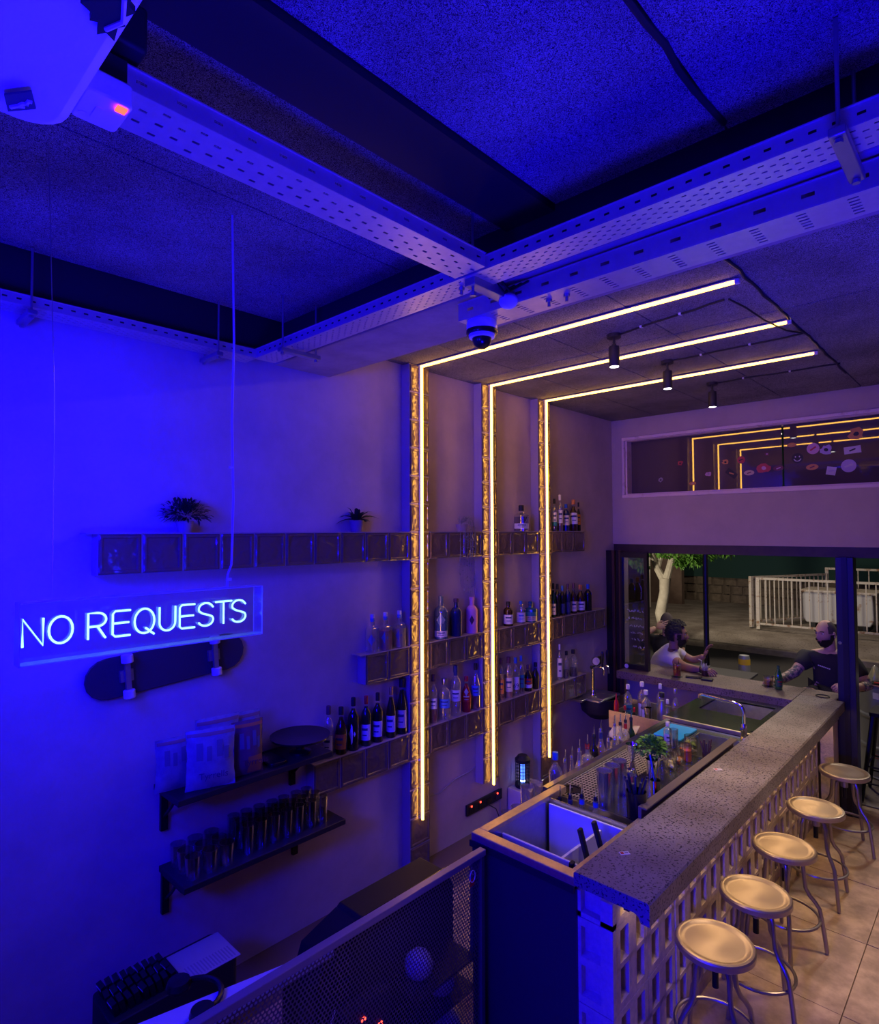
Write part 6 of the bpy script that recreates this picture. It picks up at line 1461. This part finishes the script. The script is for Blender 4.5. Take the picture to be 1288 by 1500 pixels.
t, off = person('dark-haired bearded man in a white T-shirt leaning on the sill, in profile', N, E_, HM,
    [((.802, 5.25, .997), (.95, -.25, .05), (0, -.3, 1), dict(curl=.45, side=1, grip=.2)), ((.685, 5.655, 1.052), (.35, -.1, .95), (-.8, 0, .3), dict(curl=.3, side=-1))],
    SK2, (.012, [('pelvis', 'waist'), ('waist', 'chest'), ('chest', 'upper'), ('upper', 'co_2'), ('upper', 'sh_r'), ('sh_r', 's2_r'), ('upper', 'sh_l'), ('sh_l', 's2_l')]), M_TEEW,
    (.012, [('pelvis', 'hip_r'), ('hip_r', 'kn_r'), ('kn_r', 'p2_r'), ('pelvis', 'hip_l'), ('hip_l', 'kn_l'), ('kn_l', 'p2_l')]), M_SHORT)
oh = off @ HM
cap(lambda a, p: (p < .85) or (a > 1.15 and p < 1.45) or (a > 1.8 and p < 2.1), .020, oh, .012, 7).build('hair', M_HAIR, t)
cap(lambda a, p: (p > 1.95 and a < 1.5 and not (a < .30 and 2.08 < p < 2.22) and not (a < .3 and p < 2.04)) or (1.2 < a < 1.55 and 1.55 < p <= 2.0), .012, oh, .006, 8).build('beard', M_HAIR, t)
eyes(t, oh, SK2)
MB().tube([off @ Vector(p) for p in [(.79, 5.252+.034*math.cos(a), .995+.034*math.sin(a)) for a in [k*PI/8 for k in range(16)]]], .005, 6, True).build('watch_strap', M_BLACK, t)
tt = thing('stool_outside', 'dark low stool under the man in white', 'stool', (.17, 5.74, 0)); MB().cyl((0, 0, .42), .17, .04, 20).build('seat', M_DKWOOD, tt)
for x, y in ((-.1, -.1), (.1, -.1), (-.1, .1), (.1, .1)): MB().tube([(x, y, .42), (x*1.4, y*1.4, 0)], .015, 8).build('leg', M_BLACKM, tt)
# --- man with cropped hair seen from behind, hands at the back of his head
N = {'pelvis': ((-.02, 6.30, .62), (.15, .13)), 'waist': ((-.02, 6.30, .78), (.135, .115)), 'chest': ((-.01, 6.29, .95), (.155, .12)), 'upper': ((.0, 6.28, 1.06), (.13, .10)), 'neck': ((.01, 6.28, 1.14), .054),
     'sh_r': ((.17, 6.30, 1.05), .066), 'el_r': ((.20, 6.24, .93), .047), 'wr_r': ((.14, 6.12, .95), .030),
     'sh_l': ((-.18, 6.26, 1.05), .068), 'el_l': ((-.20, 6.06, 1.10), .048), 'fo_l': ((-.12, 6.08, 1.17), .041), 'wr_l': ((-.055, 6.14, 1.215), .029),
     'hip_r': ((.07, 6.32, .60), .09), 'kn_r': ((.12, 6.66, .58), .065), 'an_r': ((.12, 6.66, .10), .04), 'hip_l': ((-.10, 6.32, .60), .09), 'kn_l': ((-.15, 6.66, .58), .065), 'an_l': ((-.15, 6.66, .10), .04)}
E_ = [('pelvis', 'waist'), ('waist', 'chest'), ('chest', 'upper'), ('upper', 'neck'), ('upper', 'sh_r'), ('sh_r', 'el_r'), ('el_r', 'wr_r'), ('upper', 'sh_l'), ('sh_l', 'el_l'), ('el_l', 'fo_l'), ('fo_l', 'wr_l'),
      ('pelvis', 'hip_r'), ('hip_r', 'kn_r'), ('kn_r', 'an_r'), ('pelvis', 'hip_l'), ('hip_l', 'kn_l'), ('kn_l', 'an_l')]
shirt_extra.update({'co_3': (lerp(N['upper'][0], N['neck'][0], .78), .062), 's3_r': (lerp(N['sh_r'][0], N['el_r'][0], .9), .058), 's3_l': (lerp(N['sh_l'][0], N['el_l'][0], .92), .062), 'p3_r': (lerp(N['kn_r'][0], N['an_r'][0], .5), .06), 'p3_l': (lerp(N['kn_l'][0], N['an_l'][0], .5), .06)})
HM = face_M((.015, 6.29, 1.265), .25, -.05)
t, off = person('man in a black shirt seen from behind, hand at his cropped head', N, E_, HM,
    [((-.052, 6.145, 1.218), (.85, .25, .30), (0, -1, .1), dict(curl=.25, side=1)), ((.138, 6.115, .952), (-.5, -.6, .1), (0, 0, 1), dict(curl=.5, side=-1))],
    SK1, (.014, [('waist', 'chest'), ('chest', 'upper'), ('upper', 'co_3'), ('upper', 'sh_r'), ('sh_r', 's3_r'), ('upper', 'sh_l'), ('sh_l', 's3_l')]), M_TEE,
    (.014, [('waist', 'pelvis'), ('pelvis', 'hip_r'), ('hip_r', 'kn_r'), ('kn_r', 'p3_r'), ('pelvis', 'hip_l'), ('hip_l', 'kn_l'), ('kn_l', 'p3_l')]), mat('pale_trousers', (.52, .50, .48), .85))
oh = off @ HM
cap(lambda a, p: (p < .9) or (a > 1.0 and p < 1.5) or (a > 1.8 and p < 2.0), .003, oh).build('cropped_hair', M_STUB, t)
eyes(t, oh, SK1)
tt = thing('stool_outside', 'dark low stool under the man seen from behind', 'stool', (-.02, 6.32, 0)); MB().cyl((0, 0, .42), .17, .04, 20).build('seat', M_DKWOOD, tt)
for x, y in ((-.1, -.1), (.1, -.1), (-.1, .1), (.1, .1)): MB().tube([(x, y, .42), (x*1.4, y*1.4, 0)], .015, 8).build('leg', M_BLACKM, tt)
